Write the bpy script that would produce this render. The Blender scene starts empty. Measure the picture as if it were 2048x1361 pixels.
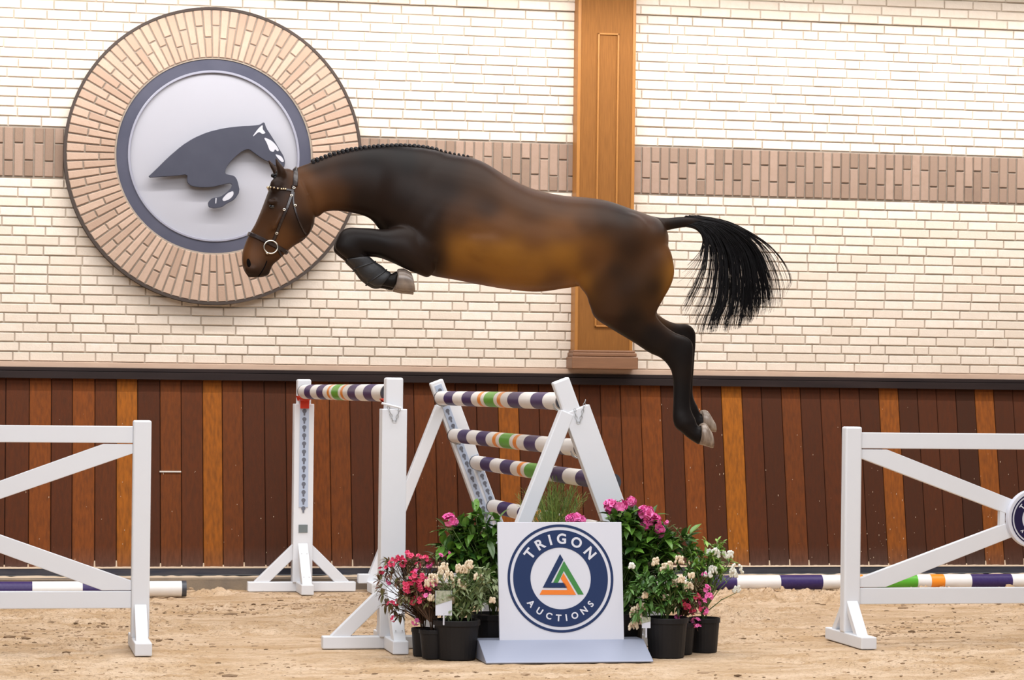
import bpy, math, random
import numpy as np
from mathutils import Vector, Matrix
from mathutils.bvhtree import BVHTree
random.seed(7); RNG = np.random.default_rng(7)
S = bpy.context.scene; COL = S.collection
# ------------------------------------------------------------------ camera
F = 5200.0; PX0, PY0 = 1024.0, 784.0; ROLL = 0.0115; YAW = math.atan(F/25300.0); EYE = 1.4
sp, cp, sr, cr = math.sin(YAW), math.cos(YAW), math.sin(ROLL), math.cos(ROLL)
cam = bpy.data.cameras.new('camera'); camo = bpy.data.objects.new('camera', cam); COL.objects.link(camo)
cam.sensor_width = 36.0; cam.lens = F/2048*36.0; cam.shift_x = 0.0; cam.shift_y = (PY0-680.5)/2048.0
fw = Vector((sp, cp, 0)); rt = Vector((cp, -sp, 0)); up = Vector((0, 0, 1))
rc = rt*cr + up*sr; uc = up*cr - rt*sr
camo.matrix_world = Matrix(((rc.x, uc.x, -fw.x, 0), (rc.y, uc.y, -fw.y, 0), (rc.z, uc.z, -fw.z, EYE), (0, 0, 0, 1)))
cam.clip_end = 200; cam.dof.use_dof = True; cam.dof.focus_distance = 15.4; cam.dof.aperture_fstop = 8.0
S.camera = camo
# ------------------------------------------------------------------ world, hall lights, exposure
S.view_settings.view_transform = 'Standard'; S.view_settings.look = 'None'; S.view_settings.gamma = 1.0
S.view_settings.use_curve_mapping = False; S.view_settings.exposure = 0.0
w = bpy.data.worlds.new('world'); S.world = w; w.use_nodes = True
w.node_tree.nodes['Background'].inputs[0].default_value = (0.95, 0.97, 1.0, 1); w.node_tree.nodes['Background'].inputs[1].default_value = 0.20
def area(name, loc, target, sx, sy, power, color=(1, 1, 1), spread=180):
    l = bpy.data.lights.new(name, 'AREA'); l.shape = 'RECTANGLE'; l.size = sx; l.size_y = sy; l.energy = power; l.color = color
    l.spread = math.radians(spread)
    o = bpy.data.objects.new(name, l); COL.objects.link(o); o.location = loc
    o.rotation_euler = (Vector(target)-Vector(loc)).to_track_quat('-Z', 'Y').to_euler(); return o
area('hall_lamps_overhead', (3.5, 13.6, 7.0), (3.5, 13.6, 0), 12, 5, 800, (1.0, 0.97, 0.95))
area('hall_lamps_front', (1.5, 6.0, 6.0), (3.2, 14.5, 1.0), 9, 3, 600, (0.95, 0.96, 1.0))
YW = 18.47                                   # face of the brick wall
for k in range(3):                           # row of warm wall washing tubes behind an added shield above the frame
    area('wall_washer_lamp', (-1.2+k*5.2, YW-1.35, 4.45), (-1.2+k*5.2, YW, 3.65), 5.15, 0.06, 112, (1.0, 0.965, 0.945))
# ------------------------------------------------------------------ helpers
def ray(px, py):
    a = px-PX0; b = -(py-PY0); u = a*cr-b*sr; v = a*sr+b*cr
    return (cp*u/F+sp, -sp*u/F+cp, v/F)
def at(px, py, Y):
    d = ray(px, py); t = Y/d[1]; return Vector((d[0]*t, Y, EYE+d[2]*t))
def ground(px, py, Z=0.0):
    d = ray(px, py); t = (Z-EYE)/d[2]; return Vector((d[0]*t, d[1]*t, Z))
def projv(x, y, z):
    z = z-EYE; dep = x*sp+y*cp; u = (x*cp-y*sp)/dep*F; v = z/dep*F
    return PX0+u*cr+v*sr, PY0+u*sr-v*cr
MATS = {}
def mat(name, color, rough=0.5, metal=0.0, spec=0.5, noise=None, bump=None, attr=False, rand=None, sheen=0, coat=0, trans=0, stretch=None):
    """noise=(scale, amount, colour2) mixes towards colour2; rand=(colour a, colour b) varies per mesh island"""
    if name in MATS: return MATS[name]
    m = bpy.data.materials.new(name); m.use_nodes = True; nt = m.node_tree; N = nt.nodes; L = nt.links
    p = N['Principled BSDF']; p.inputs['Base Color'].default_value = (*color, 1); p.inputs['Roughness'].default_value = rough
    p.inputs['Metallic'].default_value = metal; p.inputs['Specular IOR Level'].default_value = spec
    if sheen: p.inputs['Sheen Weight'].default_value = sheen
    if coat: p.inputs['Coat Weight'].default_value = coat; p.inputs['Coat Roughness'].default_value = 0.25
    if trans: p.inputs['Transmission Weight'].default_value = trans
    tc = N.new('ShaderNodeTexCoord'); mp = N.new('ShaderNodeMapping'); L.new(tc.outputs['Object'], mp.inputs[0])
    if stretch: mp.inputs['Scale'].default_value = stretch
    cur = None
    if attr:
        a = N.new('ShaderNodeAttribute'); a.attribute_name = 'coat'; cur = a.outputs['Color']
    if rand:
        g = N.new('ShaderNodeNewGeometry'); r = N.new('ShaderNodeValToRGB'); L.new(g.outputs['Random Per Island'], r.inputs[0])
        r.color_ramp.elements[0].color = (*rand[0], 1); r.color_ramp.elements[1].color = (*rand[1], 1)
        cur = r.outputs[0]
    if noise:
        t = N.new('ShaderNodeTexNoise'); t.inputs['Scale'].default_value = noise[0]; t.inputs['Detail'].default_value = 6; L.new(mp.outputs[0], t.inputs[0])
        cr_ = N.new('ShaderNodeMapRange'); cr_.inputs[1].default_value = 0.35; cr_.inputs[2].default_value = 0.7; cr_.inputs[3].default_value = 0; cr_.inputs[4].default_value = noise[1]
        L.new(t.outputs['Fac'], cr_.inputs[0])
        mx = N.new('ShaderNodeMix'); mx.data_type = 'RGBA'; L.new(cr_.outputs[0], mx.inputs[0])
        if cur: L.new(cur, mx.inputs[6])
        else: mx.inputs[6].default_value = (*color, 1)
        mx.inputs[7].default_value = (*noise[2], 1); cur = mx.outputs[2]
    if cur: L.new(cur, p.inputs['Base Color'])
    if bump:
        t = N.new('ShaderNodeTexNoise'); t.inputs['Scale'].default_value = bump[0]; t.inputs['Detail'].default_value = 5; L.new(mp.outputs[0], t.inputs[0])
        b = N.new('ShaderNodeBump'); b.inputs['Strength'].default_value = bump[1]; b.inputs['Distance'].default_value = bump[2]
        L.new(t.outputs['Fac'], b.inputs['Height']); L.new(b.outputs[0], p.inputs['Normal'])
    MATS[name] = m; return m
WHITE = mat('white_painted_wood', (0.73, 0.755, 0.80), 0.5, spec=0.3, noise=(9, 0.12, (0.66, 0.66, 0.68)))
OFFWHITE = mat('white_paint', (0.82, 0.81, 0.80), 0.35, noise=(14, 0.15, (0.66, 0.60, 0.54)))
PURPLE = mat('purple_paint', (0.038, 0.022, 0.115), 0.4, spec=0.3, noise=(60, 0.15, (0.12, 0.09, 0.17)))
ORANGE = mat('orange_paint', (0.85, 0.27, 0.02), 0.35); GREEN = mat('green_paint', (0.10, 0.40, 0.03), 0.35)
CAP = mat('dark_grey_cap', (0.05, 0.055, 0.07), 0.4); NAVY = mat('navy_print', (0.016, 0.034, 0.105), 0.6, spec=0.2)
NAVYP = mat('violet_navy_print', (0.014, 0.010, 0.05), 0.6, spec=0.2)
RED = mat('red_plastic', (0.62, 0.035, 0.01), 0.4); STEEL = mat('zinc_steel', (0.42, 0.44, 0.46), 0.38, 0.7)
TRACK = mat('pale_blue_galvanised_strip', (0.47, 0.55, 0.70), 0.45, 0.15); HOLE = mat('keyhole_slot', (0.13, 0.14, 0.18), 0.6)
SIGNGREEN = mat('sign_green', (0.04, 0.22, 0.045), 0.4); SIGNORANGE = mat('sign_orange', (0.80, 0.20, 0.015), 0.4)
SIGNWHITE = mat('sign_white', (0.65, 0.67, 0.75), 0.5, spec=0.25)
TRAY = mat('bluish_grey_tray', (0.33, 0.36, 0.46), 0.38, 0.2)
class MB:
    def __init__(s): s.v = []; s.f = []; s.m = []; s.mats = []
    def mi(s, m):
        if m not in s.mats: s.mats.append(m)
        return s.mats.index(m)
    def add(s, v, f, m=None):
        b = len(s.v); s.v += [tuple(q) for q in v]; s.f += [tuple(i+b for i in q) for q in f]; s.m += [s.mi(m)]*len(f); return s
    def box(s, x0, x1, y0, y1, z0, z1, m=None):
        v = [(x, y, z) for x in (x0, x1) for y in (y0, y1) for z in (z0, z1)]
        return s.add(v, [(0, 1, 3, 2), (4, 6, 7, 5), (0, 4, 5, 1), (2, 3, 7, 6), (0, 2, 6, 4), (1, 5, 7, 3)], m)
    def beam(s, p0, p1, w, t, m=None, side=(0, 1, 0), ends=None):
        """bar from p0 to p1, thickness t along side, width w across; ends = cut normals"""
        p0 = Vector(p0); p1 = Vector(p1); d = (p1-p0).normalized(); sd = Vector(side).normalized(); u = sd.cross(d).normalized()
        v = []
        for k, p in enumerate((p0, p1)):
            for a in (-1, 1):
                for b in (-1, 1):
                    q = p+u*a*w/2+sd*b*t/2
                    if ends and ends[k]:
                        n = Vector(ends[k]); q = q+d*((p-q).dot(n)/d.dot(n))
                    v.append(q)
        return s.add(v, [(0, 1, 3, 2), (4, 6, 7, 5), (0, 4, 5, 1), (2, 3, 7, 6), (0, 2, 6, 4), (1, 5, 7, 3)], m)
    def tube(s, pts, r, n=8, m=None, caps=True):
        pts = [Vector(p) for p in pts]; rr = r if isinstance(r, (list, tuple)) else [r]*len(pts); v = []; f = []
        prev = None
        for i, p in enumerate(pts):
            d = (pts[min(i+1, len(pts)-1)]-pts[max(i-1, 0)])
            if d.length < 1e-9: d = Vector((0, 0, 1))
            d.normalize()
            if prev is None:
                a = d.orthogonal().normalized()
            else:
                a = (prev-d*prev.dot(d)); a = a.normalized() if a.length > 1e-6 else d.orthogonal().normalized()
            prev = a; b = d.cross(a)
            for k in range(n):
                t = 2*math.pi*k/n; v.append(p+(a*math.cos(t)+b*math.sin(t))*rr[i])
        for i in range(len(pts)-1):
            for k in range(n): f.append((i*n+k, i*n+(k+1) % n, (i+1)*n+(k+1) % n, (i+1)*n+k))
        if caps: f.append(tuple(range(n))[::-1]); f.append(tuple((len(pts)-1)*n+k for k in range(n)))
        return s.add(v, f, m)
    def ellip(s, c, r, m=None, nu=10, nv=7, rot=None):
        v = []; f = []; c = Vector(c)
        for j in range(nv+1):
            ph = math.pi*j/nv
            for i in range(nu):
                t = 2*math.pi*i/nu; q = Vector((r[0]*math.sin(ph)*math.cos(t), r[1]*math.sin(ph)*math.sin(t), r[2]*math.cos(ph)))
                if rot: q = rot@q
                v.append(c+q)
        for j in range(nv):
            for i in range(nu): f.append((j*nu+i, (j+1)*nu+i, (j+1)*nu+(i+1) % nu, j*nu+(i+1) % nu))
        return s.add(v, f, m)
    def poly(s, pts, y0, y1, m=None):
        """prism of an XZ outline between y0 and y1"""
        n = len(pts); v = [(x, y0, z) for x, z in pts]+[(x, y1, z) for x, z in pts]
        f = [tuple(range(n)), tuple(range(2*n-1, n-1, -1))]+[(i, i+n, (i+1) % n+n, (i+1) % n) for i in range(n)]
        return s.add(v, f, m)
    def ring(s, cx, cz, r0, r1, y0, y1, m=None, n=96):
        v = []; f = []
        for i in range(n):
            t = 2*math.pi*i/n; c, q = math.cos(t), math.sin(t)
            for r, y in ((r0, y0), (r1, y0), (r1, y1), (r0, y1)): v.append((cx+r*c, y, cz+r*q))
        for i in range(n):
            a = i*4; b = ((i+1) % n)*4
            for k in range(4): f.append((a+k, b+k, b+(k+1) % 4, a+(k+1) % 4))
        return s.add(v, f, m)
    def build(s, name, m=None, parent=None, bevel=0, smooth=False, seg=2):
        me = bpy.data.meshes.new(name); me.from_pydata([tuple(q) for q in s.v], [], s.f)
        ms = [x if x is not None else m for x in s.mats]
        for x in ms: me.materials.append(x)
        if s.m: me.polygons.foreach_set('material_index', s.m)
        if smooth: me.polygons.foreach_set('use_smooth', [True]*len(s.f))
        me.update()
        o = bpy.data.objects.new(name, me); COL.objects.link(o)
        if parent: o.parent = parent
        if bevel:
            b = o.modifiers.new('bevel', 'BEVEL'); b.width = bevel; b.segments = seg; b.limit_method = 'ANGLE'; b.harden_normals = False
        return o
def tag(o, label=None, cat=None, group=None, kind=None):
    if label: o['label'] = label
    if cat: o['category'] = cat
    if group: o['group'] = group
    if kind: o['kind'] = kind
    return o
def empty(name, loc, label, cat, group=None):
    o = bpy.data.objects.new(name, None); COL.objects.link(o); o.location = loc; o.empty_display_size = 0.1
    tag(o, label, cat, group); return o
def fix(root):
    """children were modelled in world coordinates: keep them there under the placed root"""
    M = Matrix.Translation(root.location).inverted()
    for c in root.children: c.matrix_parent_inverse = M
# ------------------------------------------------------------------ value noise for the sand
def vnoise(x, y, seed):
    r = np.random.default_rng(seed); G = r.random((257, 257)); xi = np.floor(x).astype(int); yi = np.floor(y).astype(int)
    fx = x-xi; fy = y-yi; fx = fx*fx*(3-2*fx); fy = fy*fy*(3-2*fy); a = xi & 255; b = yi & 255; a1 = (a+1) & 255; b1 = (b+1) & 255
    return (G[a, b]*(1-fx)*(1-fy)+G[a1, b]*fx*(1-fy)+G[a, b1]*(1-fx)*fy+G[a1, b1]*fx*fy)-0.5
def sand_height(x, y):
    rough = np.clip((y-14.0)/3.2, 0.0, 1.0)
    patch = np.clip(vnoise(x*1.3+4, y*2.4+8, 21)*2.6+0.55, 0.10, 1.0)*(0.35+0.65*rough)
    h = 0.020*vnoise(x*0.8, y*1.3, 1)+0.014*vnoise(x*1.6+7, y*4.5, 2)
    h += patch*(0.024*vnoise(x*5+3, y*13, 3)+0.030*vnoise(x*11, y*21, 4)+0.034*vnoise(x*21, y*29, 5)+0.026*vnoise(x*37, y*39, 7))
    for sx, sy, sd, am in ((9, 22, 31, .30), (17, 31, 33, .30), (5, 17, 35, .22)):
        h -= np.clip(0.045-np.abs(vnoise(x*sx+31, y*sy+77, sd)), 0, 1)*am*patch*np.clip(vnoise(x*3, y*6, sd+1)*4+.6, 0, 1)
    for sx, sy, sd, am in ((17, 19, 6, 0.12), (9, 15, 8, -0.14), (30, 30, 9, 0.09)): h += np.clip(vnoise(x*sx+50, y*sy+9, sd)-0.2, 0, 1)*am*patch
    return h*0.9-0.012
def build_floor():
    xs = np.arange(-0.4, 9.0, 0.0115); ys = np.arange(12.2, 18.32, 0.0125)
    X, Y = np.meshgrid(xs, ys); Z = sand_height(X, Y)
    # keep the sand level with the things standing in it
    for (x0, x1, y0, y1) in ((1.8, 2.65, 17.6, 18.1), (1.8, 2.65, 13.55, 14.35), (2.35, 3.95, 13.0, 14.0), (0.75, 0.95, 13.6, 14.35), (4.72, 4.92, 13.6, 14.35), (2.6, 4.1, 17.5, 18.1), (2.6, 3.9, 13.5, 14.4)):
        dx = np.maximum(np.maximum(x0-X, X-x1), 0); dy = np.maximum(np.maximum(y0-Y, Y-y1), 0); k = np.clip(np.sqrt(dx*dx+dy*dy)/0.12, 0, 1)
        Z = Z*k+(1-k)*(-0.002+0.25*np.minimum(Z, 0))
    k = np.clip(np.minimum(np.minimum(X-xs[0], xs[-1]-X), Y-ys[0])/0.25, 0, 1); Z = Z*k-0.02*(1-k)
    ny, nx = X.shape; v = np.stack([X, Y, Z], -1).reshape(-1, 3)
    i = np.arange(ny-1)[:, None]*nx+np.arange(nx-1)[None, :]; f = np.stack([i, i+1, i+nx+1, i+nx], -1).reshape(-1, 4)
    # wide surround
    bx = [-12, -0.4, xs[-1], 20]; by = [-8, 12.2, ys[-1]]; ring = [(-12, 12.21, -0.39, 18.45), (xs[-1]-.01, 12.21, 20, 18.45), (-12, -8, 20, 12.21)]
    vv = []; ff = []; b = len(v)
    for (x0, y0, x1, y1) in ring:
        k = b+len(vv); vv += [(x0, y0, -0.019), (x1, y0, -0.019), (x1, y1, -0.019), (x0, y1, -0.019)]; ff.append((k, k+1, k+2, k+3))
    me = bpy.data.meshes.new('floor'); me.from_pydata(np.vstack([v, np.array(vv)]).tolist(), [], f.tolist()+ff)
    me.polygons.foreach_set('use_smooth', [True]*len(me.polygons))
    m = bpy.data.materials.new('sand'); m.use_nodes = True; nt = m.node_tree; N = nt.nodes; L = nt.links; p = N['Principled BSDF']; p.inputs['Roughness'].default_value = 0.9
    p.inputs['Specular IOR Level'].default_value = 0.15
    tc = N.new('ShaderNodeTexCoord'); mp = N.new('ShaderNodeMapping'); mp.inputs['Scale'].default_value = (1, 2.2, 1); L.new(tc.outputs['Object'], mp.inputs[0])
    n1 = N.new('ShaderNodeTexNoise'); n1.inputs['Scale'].default_value = 2.2; n1.inputs['Detail'].default_value = 8; n1.inputs['Roughness'].default_value = 0.65; L.new(mp.outputs[0], n1.inputs[0])
    r1 = N.new('ShaderNodeValToRGB'); e = r1.color_ramp.elements; e[0].position = 0.38; e[0].color = (0.50, 0.335, 0.19, 1); e[1].position = 0.62; e[1].color = (0.69, 0.52, 0.365, 1); L.new(n1.outputs[0], r1.inputs[0])
    n2 = N.new('ShaderNodeTexNoise'); n2.inputs['Scale'].default_value = 14; n2.inputs['Detail'].default_value = 7; n2.inputs['Roughness'].default_value = 0.7; L.new(mp.outputs[0], n2.inputs[0])
    r2 = N.new('ShaderNodeValToRGB'); e = r2.color_ramp.elements; e[0].position = 0.57; e[0].color = (0, 0, 0, 1); e[1].position = 0.72; e[1].color = (0.8, 0.8, 0.8, 1); L.new(n2.outputs[0], r2.inputs[0])
    mx = N.new('ShaderNodeMix'); mx.data_type = 'RGBA'; L.new(r2.outputs[0], mx.inputs[0]); L.new(r1.outputs[0], mx.inputs[6]); mx.inputs[7].default_value = (0.24, 0.155, 0.09, 1); n4 = N.new('ShaderNodeTexNoise'); n4.inputs['Scale'].default_value = 42; n4.inputs['Detail'].default_value = 5; n4.inputs['Roughness'].default_value = 0.7; L.new(mp.outputs[0], n4.inputs[0])
    r4 = N.new('ShaderNodeValToRGB'); e = r4.color_ramp.elements; e[0].position = 0.54; e[0].color = (0, 0, 0, 1); e[1].position = 0.68; e[1].color = (0.85, 0.85, 0.85, 1); L.new(n4.outputs[0], r4.inputs[0])
    mx4 = N.new('ShaderNodeMix'); mx4.data_type = 'RGBA'; L.new(r4.outputs[0], mx4.inputs[0]); L.new(mx.outputs[2], mx4.inputs[6]); mx4.inputs[7].default_value = (0.27, 0.17, 0.095, 1); L.new(mx4.outputs[2], p.inputs['Base Color'])
    n3 = N.new('ShaderNodeTexNoise'); n3.inputs['Scale'].default_value = 55; n3.inputs['Detail'].default_value = 6; L.new(tc.outputs['Object'], n3.inputs[0])
    b_ = N.new('ShaderNodeBump'); b_.inputs['Strength'].default_value = 1.0; b_.inputs['Distance'].default_value = 0.02; L.new(n3.outputs[0], b_.inputs['Height']); L.new(b_.outputs[0], p.inputs['Normal'])
    me.materials.append(m); o = bpy.data.objects.new('floor', me); COL.objects.link(o); tag(o, 'trodden beige sand of the riding arena', kind='structure')
build_floor()
def crumbs():
    mb = MB(); fl = bpy.data.objects['floor']; ico = [(0, 0, 1), (.89, 0, .45), (.28, .85, .45), (-.72, .53, .45), (-.72, -.53, .45), (.28, -.85, .45), (.72, .53, -.45), (-.28, .85, -.45), (-.89, 0, -.45), (-.28, -.85, -.45), (.72, -.53, -.45), (0, 0, -1)]
    fc = [(0, 1, 2), (0, 2, 3), (0, 3, 4), (0, 4, 5), (0, 5, 1), (1, 6, 2), (2, 7, 3), (3, 8, 4), (4, 9, 5), (5, 10, 1), (6, 7, 2), (7, 8, 3), (8, 9, 4), (9, 10, 5), (10, 6, 1), (11, 7, 6), (11, 8, 7), (11, 9, 8), (11, 10, 9), (11, 6, 10)]
    r = np.random.default_rng(3); n = 42000; X = r.uniform(-0.2, 8.6, n); Y = 18.08-5.8*r.random(n)**1.15; cl = vnoise(X*1.3+4, Y*2.2+8, 21); Z = sand_height(X, Y)
    for x, y, z, c in zip(X, Y, Z, cl):
        if r.random() > 0.05+2.6*max(c+.16, 0)**1.3*(.15+.85*min(1, max(0, (y-13.6)/3.4))): continue
        if 2.0 < x < 4.0 and (13.0 < y < 14.3): continue
        s_ = float(np.exp(r.normal(-5.75, .55))); s_ = min(s_, .017); el = r.uniform(1, 3.0)
        mb.add([(x+a*s_*el*r.uniform(.7, 1.3), y+b*s_*r.uniform(.7, 1.3), z+cc*s_*.8*r.uniform(.7, 1.2)+s_*.15) for a, b, cc in ico], fc)
    o = mb.build('sand_clod', mat('damp_sand_clod', (0.3, 0.2, 0.12), 0.95, spec=0.1, rand=((0.13, 0.08, 0.045), (0.52, 0.37, 0.24))), fl); o['kind'] = 'stuff'
crumbs()
# ------------------------------------------------------------------ wall
ZL = 1.545; ZB0, ZB1 = 2.855, 3.215; XA, XB = -7.0, 17.0
MORTAR = mat('mortar', (0.30, 0.25, 0.20), 0.95, noise=(30, 0.5, (0.22, 0.175, 0.14)))
BRICK = mat('cream_painted_brick', (0.6, 0.5, 0.4), 0.8, spec=0.25, rand=((0.63, 0.54, 0.45), (0.72, 0.64, 0.555)), noise=(25, 0.3, (0.58, 0.49, 0.39)), bump=(80, 0.35, 0.004))
TAN = mat('tan_brown_brick', (0.3, 0.2, 0.15), 0.8, spec=0.25, rand=((0.22, 0.15, 0.11), (0.34, 0.24, 0.185)), noise=(25, 0.4, (0.27, 0.185, 0.13)), bump=(80, 0.4, 0.004))
CREAMMORTAR = mat('cream_mortar', (0.53, 0.46, 0.38), 0.95)
def chbox(mb, x0, x1, z0, z1, yf, yb, c=0.004):
    """brick with a chamfered front edge, front at y = yf"""
    v = [(x0+c, yf, z0+c), (x1-c, yf, z0+c), (x1-c, yf, z1-c), (x0+c, yf, z1-c), (x0, yf+c, z0), (x1, yf+c, z0), (x1, yf+c, z1), (x0, yf+c, z1), (x0, yb, z0), (x1, yb, z0), (x1, yb, z1), (x0, yb, z1)]
    f = [(0, 1, 2, 3), (4, 5, 1, 0), (5, 6, 2, 1), (6, 7, 3, 2), (7, 4, 0, 3), (8, 9, 5, 4), (9, 10, 6, 5), (10, 11, 7, 6), (11, 8, 4, 7)]
    mb.add(v, f)
def courses(mb, z0, z1, n, yoff=0.0):
    h = (z1-z0)/n
    for i in range(n):
        x = XA-random.random()*0.2; run = 0
        while x < XB:
            l = 0.228
            if random.random() < 0.17 and run > 1: l = 0.115; run = 0
            run += 1; j = random.uniform(-0.0022, 0.0022)
            chbox(mb, x+0.004, x+l-0.004, z0+i*h+0.0048+j*0.4, z0+(i+1)*h-0.0048+j*0.4, YW+yoff-0.006+random.uniform(-0.003, 0.003), YW+0.012)
            x += l
mb = MB(); courses(mb, ZL+0.028, ZB0, 19); courses(mb, ZB1, 4.172, 14); courses(mb, 4.172, 5.12, 14, -0.02)
o = wb = mb.build('wall_back', BRICK); tag(o, 'cream painted brick wall behind the jump', kind='structure')
mb = MB(); mb.box(XA, XB, YW+0.008, YW+0.3, 0.2, 5.12, CREAMMORTAR); mb.box(XA, XB, YW-0.014, YW+0.01, 4.177, 5.12, CREAMMORTAR)
mb.box(XA, XB, YW+0.004, YW+0.01, ZB0+0.001, ZB1-0.001, MORTAR)
mb.build('wall_core', CREAMMORTAR, o)
mb = MB(); mb.box(XA, XB, YW-1.215, YW-1.20, 4.42, 4.8); mb.box(XA, XB, YW-1.55, YW-1.20, 4.8, 4.815); mb.box(XA, XB, YW-1.55, YW-1.535, 4.6, 4.8)  # shield added out of view, blocks washer light from the upper wall
tag(mb.build('trim_5', WHITE), 'white lamp shield added along the wall to shade its top', kind='structure')
mb = MB(); x = XA; k = 0                      # soldier course band
while x < XB:
    h = ZB1-ZB0; a = h*(0.335 if k % 2 else 0.665)+random.uniform(-0.004, 0.004); y = YW-0.008+random.uniform(-0.003, 0.003)
    chbox(mb, x+0.005, x+0.064, ZB0+0.012, ZB0+a-0.005, y, YW+0.012); chbox(mb, x+0.005, x+0.064, ZB0+a+0.005, ZB1-0.010, y, YW+0.012)
    x += 0.0695; k += 1
o = mb.build('trim_1', TAN); tag(o, 'brown brick soldier course band across the cream wall', kind='structure')
mb = MB(); mb.box(XA, XB, YW-0.035, YW+0.2, ZL-0.012, ZL+0.028)
o = mb.build('trim_2', mat('beige_sill', (0.50, 0.36, 0.27), 0.75, noise=(5, 0.5, (0.40, 0.27, 0.20)), stretch=(1, 1, 4)), bevel=0.004); tag(o, 'beige sill at the foot of the brick wall', kind='structure')
DARK = mat('dark_rail_wood', (0.016, 0.010, 0.010), 0.6, spec=0.2, noise=(6, 0.5, (0.035, 0.022, 0.02)), stretch=(0.3, 1, 3))
mb = MB(); mb.box(XA, XB, YW-0.05, YW+0.1, ZL-0.035, ZL-0.012); mb.box(XA, XB, YW-0.062, YW+0.1, ZL-0.088, ZL-0.038); mb.box(XA, XB, YW-0.04, YW+0.1, ZL-0.038, ZL-0.035)
o = mb.build('trim_3', DARK, bevel=0.003); tag(o, 'dark wooden rail on top of the kickboards', kind='structure')
# kickboards: seams and tones read from the photograph's boards
seams = [-30, 12, 59, 103, 145, 190, 233, 275, 320, 362, 405, 444, 485, 528, 571, 615, 658, 699, 743, 787, 827, 869, 910, 952, 995, 1036, 1077, 1120, 1158, 1200, 1240, 1280, 1321, 1363, 1402, 1442, 1483, 1522, 1562, 1600, 1640, 1679, 1718, 1757, 1796, 1834, 1872, 1911, 1949, 1987, 2025, 2064]
tones = [1, 1, 2.4, 1, 2.8, 1.2, 3.4, .8, 1.9, 1.2, 3.2, 1.8, .8, .8, 1, 2.6, 2, .9, .9, 1, 1.5, 1.3, .9, .9, 2.9, 1, 1, 1.4, .9, 1.5, 1.7, 2.5, .8, 2.8, .8, 3.5, 1, .7, 1.9, .8, 1, 1, .7, 3, .7, .8, .9, .5, 2.8, .7, .8]
YT, YBt = YW-0.005, 18.20; ZK0, ZK1 = 0.152, ZL-0.08
xs = [at(s, 760, YT).x for s in seams]
while xs[0] > XA: xs.insert(0, xs[0]-0.148); tones.insert(0, random.choice([.8, 1, 1, 1.2, 1.8, 2.8]))
while xs[-1] < XB: xs.append(xs[-1]+0.148); tones.append(random.choice([.7, .8, 1, 1.2, 1.8, 2.8]))
ramp = [(0.5, (0.050, 0.020, 0.012)), (1.0, (0.088, 0.028, 0.013)), (2.0, (0.15, 0.045, 0.014)), (2.8, (0.20, 0.058, 0.015)), (3.5, (0.32, 0.105, 0.015))]
def tone(t):
    for (a, ca), (b, cb) in zip(ramp, ramp[1:]):
        if t <= b: k = max(0, (t-a)/(b-a)); return [ca[i]+(cb[i]-ca[i])*k for i in range(3)]
    return ramp[-1][1]
mb = MB(); cols = []
for i in range(len(xs)-1):
    a, b = xs[i]+0.002, xs[i+1]-0.002; c = 0.004; n0 = len(mb.v); q = random.uniform(-0.002, 0.002)
    for z in (ZK0, ZK0+0.035, ZK0+0.15, ZK1):
        y = YBt+(YT-YBt)*(z-ZK0)/(ZK1-ZK0); mb.v += [(a, y+0.03, z), (a, y+c+q, z), (a+c, y+q, z), (b-c, y+q, z), (b, y+c+q, z), (b, y+0.03, z)]
    for r in range(3): mb.f += [tuple(n0+6*r+k for k in (j, j+1, j+7, j+6)) for j in range(5)]
    mb.f += [(n0+5, n0+4, n0+3, n0+2, n0+1, n0), tuple(n0+18+k for k in range(6))]
    mb.m += [mb.mi(None)]*17; tn = tone(tones[i]*random.uniform(0.92, 1.08)); du = random.uniform(.35, .6)
    for k in (du, du*.55, 0, 0): cols += [[tn[e]*(1-k)+(.115, .085, .075)[e]*k for e in range(3)]]*6
WOODB = mat('kickboard_wood', (0.1, 0.04, 0.02), 0.7, spec=0.05, attr=True, noise=(7, 0.45, (0.045, 0.022, 0.014)), stretch=(9, 9, 0.6), bump=(30, 0.25, 0.003))
o = mb.build('wall_kickboard', WOODB); tag(o, 'leaning kickboard wall of upright red brown hardwood boards', kind='structure')
ca = o.data.color_attributes.new('coat', 'FLOAT_COLOR', 'POINT'); ca.data.foreach_set('color', np.array([[*c, 1] for c in cols], dtype=np.float32).ravel())
mb = MB(); mb.box(XA, XB, 18.24, 18.55, 0.1, ZK1); mb.v = [(x, y+(0.24 if z > 1 else 0.0), z) for x, y, z in mb.v]
mb.build('wall_backing', mat('black_gap', (0.012, 0.008, 0.007), 0.9), o)
# splashes of dried sand and a steel strap on the boards
def onboard(px, py, off=0.003):
    d = ray(px, py); k = (YT-YBt)/(ZK1-ZK0); t = (YBt+k*(EYE-ZK0))/(d[1]-k*d[2]); return Vector((d[0]*t, d[1]*t-off, EYE+d[2]*t))
mb = MB(); a = onboard(319, 943.5); b = onboard(362, 944); mb.box(a.x, b.x, a.y-0.008, a.y+0.02, a.z-0.006, a.z+0.004)
st = mb.build('wall_strap', mat('bare_steel', (0.7, 0.66, 0.6), 0.4, 0.5), o)
mb = MB()
for k in range(230):
    r = random.random(); px = random.uniform(1320, 2040) if r < .55 else (random.uniform(1690, 1800) if r < .7 else random.uniform(0, 1320)); py = 1120-abs(random.gauss(0, 130))
    if py < 790: continue
    p = onboard(px, py); s = random.uniform(0.001, 0.0028); mb.ellip(p, (s, 0.0012, s*random.uniform(1, 3.2)), None, 5, 3)
sp_ = mb.build('sand_speck', mat('dried_sand', (0.55, 0.42, 0.30), 0.9), o); sp_['kind'] = 'stuff'
mb = MB()
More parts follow.
